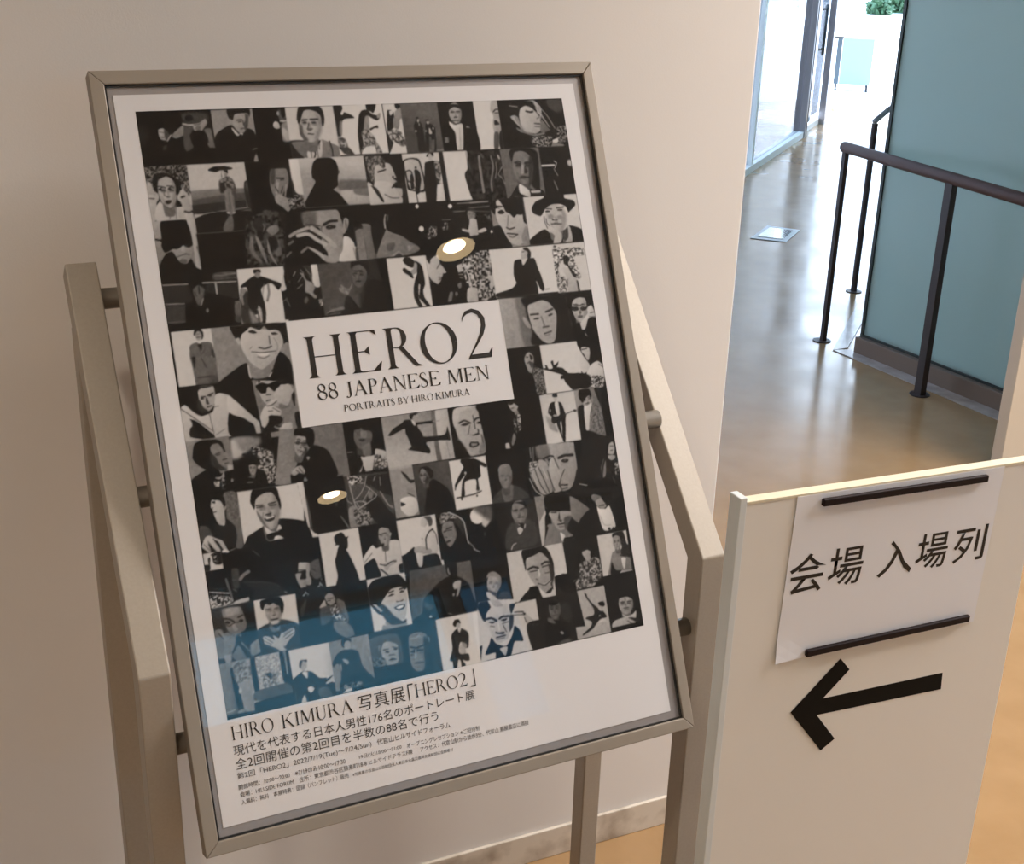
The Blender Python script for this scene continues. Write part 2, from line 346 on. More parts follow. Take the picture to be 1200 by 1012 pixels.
# ------------------------------------------------------------------ handrails
def flange(bm, p): cyl(bm, Vector((p[0], p[1], 0)), Vector((p[0], p[1], 0.004)), 0.038, 20)
hr = empty('handrail', (3.417, 4.18, 0), 'brown metal handrail on thin posts crossing before the teal glass screen', 'handrail')
HP = [Vector((3.417, 4.18, 0)), Vector((3.345, 3.49, 0))]
HE = HP[0] + (HP[1] - HP[0]) * 1.975
top = 0.812
bm = bmesh.new(); a = HP[0] + (HP[0] - HP[1]).normalized() * 0.02 + Vector((0, 0, top)); b = Vector((HE.x, HE.y, top))
cyl(bm, a, b, 0.022, 20); fin(bm, 'rail', M_RAIL, hr, 0.004, smooth=True)
for p in HP:
    bm = bmesh.new(); hw = 0.010 if p is HP[0] else 0.013; obox(bm, p - Vector((hw, 0.008, 0)), (2 * hw, 0, 0), (0, 0.02 if p is HP[0] else 0.036, 0), (0, 0, top - 0.012)); flange(bm, p + Vector((0, .01, 0))); fin(bm, 'post', M_POST, hr)
h2 = empty('handrail', (4.075, 4.807, 0), 'thin post and rail of second handrail, partly hidden by glass screen edge', 'handrail')
Q0 = Vector((4.06, 4.79, 0)); Q1 = Vector((5.15, 5.80, 0))
bm = bmesh.new(); cyl(bm, Q0 + Vector((0, 0, top)), Q1 + Vector((0, 0, top)), 0.013, 16); fin(bm, 'rail', M_STEEL, h2, smooth=True)
for p in (Q0 + (Q1 - Q0) * .01, Q0 + (Q1 - Q0) * .95):
    bm = bmesh.new(); cyl(bm, p, p + Vector((0, 0, top - .012)), 0.0145, 14); flange(bm, p); fin(bm, 'post', M_POST, h2)

# floor outlet cover
fo = empty('floor_outlet', (4.45, 5.97, 0), 'bright square metal outlet cover set in the corridor floor', 'floor outlet')
q = [Vector((4.244, 5.928, 0)), Vector((4.385, 5.784, 0)), Vector((4.652, 6.016, 0)), Vector((4.531, 6.173, 0))]
bm = bmesh.new(); prism(bm, [v + Vector((0, 0, 0.0005)) for v in q], (0, 0, 0.004)); fin(bm, 'cover_frame', M_PLATEF, fo, 0.001)
c = sum(q, Vector()) / 4
bm = bmesh.new(); prism(bm, [c + (v - c) * .72 + Vector((0, 0, 0.0046)) for v in q], (0, 0, 0.003)); fin(bm, 'cover_plate', M_PLATE, fo, 0.0005)

# ------------------------------------------------------------------ downlights
for k, (x, y) in enumerate(DOWN):
    names = {0: 'recessed ceiling downlight mirrored brightest in the poster glass', 1: 'recessed ceiling downlight mirrored lower in the poster glass, left of centre', 2: 'recessed ceiling downlight above the cream sign panel'}
    dl = empty('downlight', (x, y, H), names.get(k, ['', '', '', 'unseen ceiling downlight added to brighten the left of the front wall', 'recessed ceiling downlight nearer the windows on the left side', 'recessed ceiling downlight furthest right, near the side wall'][k]), 'downlight', 'recessed downlights in the ceiling')
    n = 40; vs = []; fs = []
    prof = [(0.082, -0.004), (0.078, -0.008), (0.072, -0.006), (0.055, -0.001)]
    bm = bmesh.new()
    def ring(prof, bm):
        R = [[bm.verts.new((x + r * math.cos(2 * math.pi * i / n), y + r * math.sin(2 * math.pi * i / n), H + z)) for i in range(n)] for r, z in prof]
        for a_, b_ in zip(R[:-1], R[1:]):
            for i in range(n): bm.faces.new((a_[i], a_[(i + 1) % n], b_[(i + 1) % n], b_[i]))
    ring([(0.0, -0.060), (0.016, -0.059), (0.030, -0.056), (0.042, -0.052)], bm)
    fin(bm, 'lamp', M_BULB, dl)
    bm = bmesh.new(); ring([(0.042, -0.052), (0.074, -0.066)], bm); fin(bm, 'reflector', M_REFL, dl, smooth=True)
    bm = bmesh.new(); ring([(0.0742, -0.066), (0.077, -0.066), (0.077, 0.0)], bm); fin(bm, 'housing', M_CAN, dl)
    ld = bpy.data.lights.new('downlight_beam', 'SPOT'); ld.energy = LAMP_W * (2.0 if k == 2 else 2.0 if k == 3 else 1.7 if k == 1 else 1.0); ld.color = (1.0, 0.88, 0.74); ld.spot_size = math.radians(118); ld.spot_blend = 0.9; ld.shadow_soft_size = 0.05
    lo = bpy.data.objects.new('downlight_beam', ld); COL.objects.link(lo); lo.location = (x, y, H - 0.10)

# ------------------------------------------------------------------ poster stand
Z0 = 1.6
T = Vector((0.2193, 1.5572, -0.19206 + Z0))
SX = Vector((0.99986733, 0.01628868, 0.0)); SD = Vector((0.00673538, -0.41344554, -0.91050394)); SN = SD.cross(SX).normalized()
SB = Vector((-0.01628868, 0.99986733, 0))          # into the wall, level
def sheet(u, v, w=0.0): return T + SX * u + SD * v + SN * w
def sta(a, b, z): return Vector((T.x, T.y, 0)) + SX * a + SB * b + Vector((0, 0, z + Z0))
PW, PH = 0.594, 0.841

st = empty('poster_stand', sta(0.3, -0.15, -Z0), 'champagne grey metal floor stand holding the large framed poster', 'poster stand')
def bent(a0, w, ky, kz, ty, tz, name='upright'):
    d = 0.036
    up = Vector((0, ty - ky, tz - kz)).normalized()          # (a,b,z) space
    # side profile in (b, z): leg front, kink, bar front ... back
    nb, nz = up.z, -up.y                                    # normal pointing to the wall / down
    # rear kink from the intersection of the two offset lines
    rb = ky + d; t = (rb - (ky + nb * d)) / up.y
    rz = kz + nz * d + up.z * t
    prof = [(ky, -Z0 + 0.05), (ky, kz), (ty, tz), (ty + nb * d, tz + nz * d), (rb, rz), (rb, -Z0 + 0.05)]
    bm = bmesh.new(); prism(bm, [sta(a0, p[0], p[1]) for p in prof], SX * w)
    return fin(bm, name, M_STAND, st, 0.002)
LL = (-0.0346 - 0.036, 0.036, -0.2903, -0.780, 0.0012, -0.3825)
RR = (0.6607, 0.036, -0.2954, -0.772, 0.060, -0.378)
bent(*LL); bent(*RR)
# rear legs, cross bars at the foot, feet
RB = -0.018
for (a0, w, ky, kz, ty, tz) in (LL, RR):
    f_ = (RB - ky) / (ty - ky)
    ztop = kz + (tz - kz) * min(f_, .97) - 0.055
    bm = bmesh.new(); obox(bm, sta(a0 + .002, RB, -Z0 + 0.05), SX * (w - .004), SB * 0.034, Vector((0, 0, ztop + Z0 - 0.05))); fin(bm, 'rear_leg', M_STAND, st, 0.002)
    bm = bmesh.new(); obox(bm, sta(a0, ky - 0.02, -Z0 + 0.015), SX * w, SB * (RB + .05 - ky), Vector((0, 0, 0.035))); fin(bm, 'base_bar', M_STAND, st, 0.002)
    for bb in (ky, RB + .01):
        bm = bmesh.new(); c = sta(a0 + w / 2, bb, -Z0); cyl(bm, c, c + Vector((0, 0, 0.015)), 0.016, 14); fin(bm, 'foot', M_RUBBER, st)
# three cross rods behind the frame
for nm, (pb, pz) in {'t': (-0.012, -0.425), 'm': (-0.158, -0.622), 'b': (-0.272, -0.885)}.items():
    bm = bmesh.new(); cyl(bm, sta(LL[0] + LL[1] - .002, pb, pz), sta(RR[0] + .002, pb, pz), 0.0125, 20); fin(bm, 'cross_rod', M_ROD, st, smooth=True)
# poster frame : four mitred rails
FO = (-0.0245, -0.027, PW + 0.029, PH + 0.0275); FI = (-0.0085, -0.0112, PW + 0.0145, PH + 0.0120)
wf, wb = 0.006, -0.018
def rail(o1, o2, i2, i1):
    bm = bmesh.new()
    V = [bm.verts.new(sheet(u, v, w)) for w in (wf, wb) for (u, v) in (o1, o2, i2, i1)]
    for f in ((0, 1, 2, 3), (7, 6, 5, 4), (0, 4, 5, 1), (1, 5, 6, 2), (2, 6, 7, 3), (3, 7, 4, 0)): bm.faces.new([V[i] for i in f])
    fin(bm, 'frame_rail', M_FRAME, st, 0.0012)
oc = [(FO[0], FO[1]), (FO[2], FO[1]), (FO[2], FO[3]), (FO[0], FO[3])]; ic = [(FI[0], FI[1]), (FI[2], FI[1]), (FI[2], FI[3]), (FI[0], FI[3])]
for k in range(4): rail(oc[k], oc[(k + 1) % 4], ic[(k + 1) % 4], ic[k])
# black gap, backing sheet, cover glass
bm = bmesh.new()
gi = [(FI[0] + .0022, FI[1] + .0022), (FI[2] - .0022, FI[1] + .0022), (FI[2] - .0022, FI[3] - .0022), (FI[0] + .0022, FI[3] - .0022)]
for k in range(4):
    vs = [bm.verts.new(sheet(*ic[k], .0022)), bm.verts.new(sheet(*ic[(k + 1) % 4], .0022)), bm.verts.new(sheet(*gi[(k + 1) % 4], .0022)), bm.verts.new(sheet(*gi[k], .0022))]
    lo_ = [bm.verts.new(v.co - SN * .004) for v in vs]
    bm.faces.new(vs); bm.faces.new(lo_[::-1])
    for i in range(4): bm.faces.new((vs[i], lo_[i], lo_[(i + 1) % 4], vs[(i + 1) % 4]))
fin(bm, 'gasket', M_BLACK, st)
bm = bmesh.new(); obox(bm, sheet(FI[0], FI[1], -0.006), SX * (FI[2] - FI[0]), SD * (FI[3] - FI[1]), SN * 0.0052); fin(bm, 'backing_board', M_BACK, st)
bm = bmesh.new(); obox(bm, sheet(FI[0] + .003, FI[1] + .003, 0.0028), SX * (FI[2] - FI[0] - .006), SD * (FI[3] - FI[1] - .006), SN * 0.002); fin(bm, 'cover_glass', G_COVER, st)

# ------------------------------------------------------------------ poster
po = empty('poster', sheet(PW / 2, PH, 0), 'large black and white portrait collage poster behind glass in the stand', 'poster')
bm = bmesh.new(); obox(bm, sheet(0, 0, -0.0006), SX * PW, SD * PH, SN * 0.0006); fin(bm, 'paper', M_PAPER, po)
P0 = (0.02229, 0.01955); P1 = (0.57384, 0.72299)

CELL=9.5   # 0.95 mm in units of 0.1 mm
def make_paint(x0,y0,x1,y1):
    nx=int((x1-x0)/CELL)+1; ny=int((y1-y0)/CELL)+1
    gx=np.linspace(x0,x1,nx); gy=np.linspace(y0,y1,ny)
    return nx,ny,gx,gy
def smooth(P,closed=True,n=5):
    P=np.asarray(P,float); m=len(P)
    if m<3: return P
    out=[]
    t=np.linspace(0,1,n,endpoint=False)[:,None]
    rng=range(m) if closed else range(m-1)
    for i in rng:
        if closed: a,b,c,d=P[i-1],P[i],P[(i+1)%m],P[(i+2)%m]
        else: a,b,c,d=P[max(i-1,0)],P[i],P[i+1],P[min(i+2,m-1)]
        # softened Catmull-Rom
        k=.35
        m1=(c-a)*k; m2=(d-b)*k
        out.append((2*t**3-3*t**2+1)*b+(t**3-2*t**2+t)*m1+(-2*t**3+3*t**2)*c+(t**3-t**2)*m2)
    if not closed: out.append(P[-1:])
    return np.vstack(out)
class Painter:
    def __init__(s,x0,y0,x1,y1,seed=3):
        s.nx,s.ny,s.gx,s.gy=make_paint(x0,y0,x1,y1)
        s.A=np.full((s.ny,s.nx),.3); s.clip=np.ones((s.ny,s.nx)); s.own=np.zeros((s.ny,s.nx),int); s.tile=0
        r=np.random.RandomState(seed); s.noise=r.rand(s.ny+40,s.nx+40)
    def box(s,x0,y0,x1,y1):
        i0=max(np.searchsorted(s.gx,x0)-1,0); i1=min(np.searchsorted(s.gx,x1)+1,s.nx)
        j0=max(np.searchsorted(s.gy,y0)-1,0); j1=min(np.searchsorted(s.gy,y1)+1,s.ny)
        return i0,i1,j0,j1
    def polymask(s,P,soft):
        soft=max(soft,CELL*.9)
        mn=P.min(0)-soft; mx=P.max(0)+soft
        i0,i1,j0,j1=s.box(mn[0],mn[1],mx[0],mx[1])
        if i1<=i0 or j1<=j0: return None
        X,Y=np.meshgrid(s.gx[i0:i1],s.gy[j0:j1])
        d2=np.full(X.shape,1e12); ins=np.zeros(X.shape,bool)
        m=len(P)
        for k in range(m):
            ax,ay=P[k]; bx,by=P[(k+1)%m]
            ex,ey=bx-ax,by-ay; L=ex*ex+ey*ey+1e-9
            t=np.clip(((X-ax)*ex+(Y-ay)*ey)/L,0,1)
            dd=(X-ax-t*ex)**2+(Y-ay-t*ey)**2; np.minimum(d2,dd,out=d2)
            if ay!=by:
                c=((ay>Y)!=(by>Y))&(X<ex*(Y-ay)/ey+ax); ins^=c
        sd=np.sqrt(d2); sd=np.where(ins,-sd,sd)
        a=np.clip(.5-sd/soft,0,1); a=a*a*(3-2*a)
        return (i0,i1,j0,j1),a
    def blend(s,r,g,noclip=False):
        if r is None: return
        (i0,i1,j0,j1),a=r
        if not noclip: a=a*s.clip[j0:j1,i0:i1]
        s.A[j0:j1,i0:i1]+= (g-s.A[j0:j1,i0:i1])*a
    def linemask(s,P,w):
        soft=CELL*.9
        w=max(w,CELL*.5)
        mn=P.min(0)-w-soft; mx=P.max(0)+w+soft
        i0,i1,j0,j1=s.box(mn[0],mn[1],mx[0],mx[1])
        if i1<=i0 or j1<=j0: return None
        X,Y=np.meshgrid(s.gx[i0:i1],s.gy[j0:j1]); d2=np.full(X.shape,1e12)
        for k in range(len(P)-1):
            ax,ay=P[k]; ex,ey=P[k+1]-P[k]; L=ex*ex+ey*ey+1e-9
            t=np.clip(((X-ax)*ex+(Y-ay)*ey)/L,0,1)
            np.minimum(d2,(X-ax-t*ex)**2+(Y-ay-t*ey)**2,out=d2)
        a=np.clip(.5-(np.sqrt(d2)-w/2)/soft,0,1)
        return (i0,i1,j0,j1),a
    def ell(s,cx,cy,rx,ry,rot,n=24):
        t=np.linspace(0,2*np.pi,n,endpoint=False); r=np.radians(rot)
        x=rx*np.cos(t); y=ry*np.sin(t)
        return np.stack([cx+x*np.cos(r)-y*np.sin(r),cy+x*np.sin(r)+y*np.cos(r)],1)
    def face(s,cx,cy,rx,ry,rot,tone,turn,opt):
        r=np.radians(rot); c,sn=np.cos(r),np.sin(r)
        def L(u,v): return np.array([cx+u*rx*c-v*ry*sn, cy+u*rx*sn+v*ry*c])
        def PP(pts,g,soft=8): s.blend(s.polymask(smooth([L(*p) for p in pts]),soft),g)
        def LL(pts,g,w): s.blend(s.linemask(smooth([L(*p) for p in pts],False),w),g)
        t=turn
        PP([(-.55,.35),(.55,.35),(.5,1.5),(-.5,1.5)],tone*.55,14)
        PP([(-.93,-.3),(-.75,-.8),(0,-1.05),(.75,-.8),(.93,-.3),(.9,.25),(.62,.72),(.2,1),(-.2,1),(-.62,.72),(-.9,.25)],tone,9)
        big=ry>42
        # modelling: one cheek falls off into shade
        PP([(.55,-.7),(.95,-.3),(.9,.3),(.55,.8),(.2,1),(.45,.4),(.62,-.2)],tone*.74,rx*.5)
        PP([(-.62,.3),(-.5,.75),(-.1,.98),(-.4,.5)],tone*.84,rx*.3)
        if 'b' not in opt or big: 
            for e in (-.42+t,.42+t):
                PP([(e-.24,-.2),(e,-.3),(e+.24,-.2),(e+.2,.0),(e-.2,.0)],tone*.7,rx*.22)
        if 'n' in opt or 'b' in opt:
            PP([(t-.06,-.15),(t+.1,-.15),(t+.22,.28),(t-.02,.3)],tone*.8,rx*.18)
            PP([(t-.16,.27),(t+.2,.27),(t+.14,.36),(t-.1,.36)],tone*.5,rx*.12)
        if 'x' in opt or 'L' in opt or 's' in opt or 'o' in opt or 'g' in opt: return
        if 'b' not in opt:
            for e in (-.42+t,.42+t):
                LL([(e-.24,-.28),(e,-.36),(e+.24,-.3)],tone*.28,ry*.08)
                LL([(e-.17,-.1),(e,-.13),(e+.17,-.1)],tone*.18,ry*.075)
            LL([(t-.25,.56),(t,.53),(t+.27,.56)],tone*.3,ry*.06)
            LL([(t-.18,.68),(t,.7),(t+.18,.68)],tone*.72,ry*.06)
    def finish(s):
        A=s.A
        for ax in (0,1): A=.25*np.roll(A,1,ax)+.5*A+.25*np.roll(A,-1,ax)
        def low(k,o):
            n=s.noise[o:,o:]; ii=np.arange(s.ny)[:,None]/k; jj=np.arange(s.nx)[None,:]/k
            a0=ii.astype(int); b0=jj.astype(int); fi=ii-a0; fj=jj-b0; fi=fi*fi*(3-2*fi); fj=fj*fj*(3-2*fj)
            f=lambda a,b: n[a%n.shape[0],b%n.shape[1]]
            return (f(a0,b0)*(1-fj)+f(a0,b0+1)*fj)*(1-fi)+(f(a0+1,b0)*(1-fj)+f(a0+1,b0+1)*fj)*fi-.5
        mid=np.clip(A,0,9)/9; mid=4*mid*(1-mid)
        s.A=.6*A+.4*s.A+mid*(.5*low(7,3)+.55*low(3.1,11)+.45*low(1.7,23))
    def run(s,text):
        for ln in text.strip().split('\n'):
            f=ln.split(); op=f[0]
            v=[float(q) if q.replace('.','',1).replace('-','',1).isdigit() else q for q in f[1:]]
            if op=='T':
                P=np.array(v[1:],float).reshape(-1,2); x0,x1=sorted([(P[0,0]+P[3,0])/2,(P[1,0]+P[2,0])/2]); y0,y1=sorted([(P[0,1]+P[1,1])/2,(P[2,1]+P[3,1])/2])
                Q=np.array([(x0,y0),(x1,y0),(x1,y1),(x0,y1)]) if len(P)==4 else P
                (i0,i1,j0,j1),a=s.polymask(Q,CELL)
                s.clip[:]=0; s.clip[j0:j1,i0:i1]=a; s.tile+=1
                s.own[j0:j1,i0:i1][a>.5]=s.tile
                s.A+= (v[0]-s.A)*s.clip
            elif op=='G':
                g0,g1,ax,ay,bx,by=v; ex,ey=bx-ax,by-ay
                X,Y=np.meshgrid(s.gx,s.gy); t=np.clip(((X-ax)*ex+(Y-ay)*ey)/(ex*ex+ey*ey),0,1)
                s.A+= (g0+(g1-g0)*t-s.A)*s.clip
            elif op=='P':
                r=s.polymask(smooth(np.array(v[2:],float).reshape(-1,2)),v[1])
                if r is None: continue
                (i0,i1,j0,j1),a=r; g=v[0]
                if 2<g<8.5:      # every patch of the prints is modelled a little, lit from the upper left
                    yy=np.linspace(.5,-.5,j1-j0)[:,None]; xx=np.linspace(.5,-.5,i1-i0)[None,:]
                    g=g*(1+.13*(yy+xx)) 
                s.blend(r,g)
            elif op=='E': s.blend(s.polymask(s.ell(*v[2:6],v[6]),v[1]),v[0])
            elif op=='L': s.blend(s.linemask(smooth(np.array(v[2:],float).reshape(-1,2),False),v[1]),v[0])
            elif op=='N':
                r=s.polymask(smooth(np.array(v[3:],float).reshape(-1,2)),12)
                if r is None: continue
                (i0,i1,j0,j1),a=r; k=max(1.6,v[2]/CELL*.85); 
                n=s.noise[j0:j1+40,i0:i1+40]; h,w=j1-j0,i1-i0; acc=np.zeros((h,w))
                ii=np.arange(h)[:,None]/k; jj=np.arange(w)[None,:]/k
                n=s.noise[(j0*7)%50:,(i0*5)%50:]
                a0=ii.astype(int); b0=jj.astype(int); fi=ii-a0; fj=jj-b0
                f_=lambda a_,b_: n[a_%n.shape[0],b_%n.shape[1]]
                fi=fi*fi*(3-2*fi); fj=fj*fj*(3-2*fj)
                acc=(f_(a0,b0)*(1-fj)+f_(a0,b0+1)*fj)*(1-fi)+(f_(a0+1,b0)*(1-fj)+f_(a0+1,b0+1)*fj)*fi
                acc=np.clip((acc-.5)*1.9+.5,0,1)
                g=v[0]+(v[1]-v[0])*acc
                a=a*s.clip[j0:j1,i0:i1]; s.A[j0:j1,i0:i1]+=(g-s.A[j0:j1,i0:i1])*a
            elif op=='F': s.face(*v[:7],f[8] if len(f)>8 else 'n')


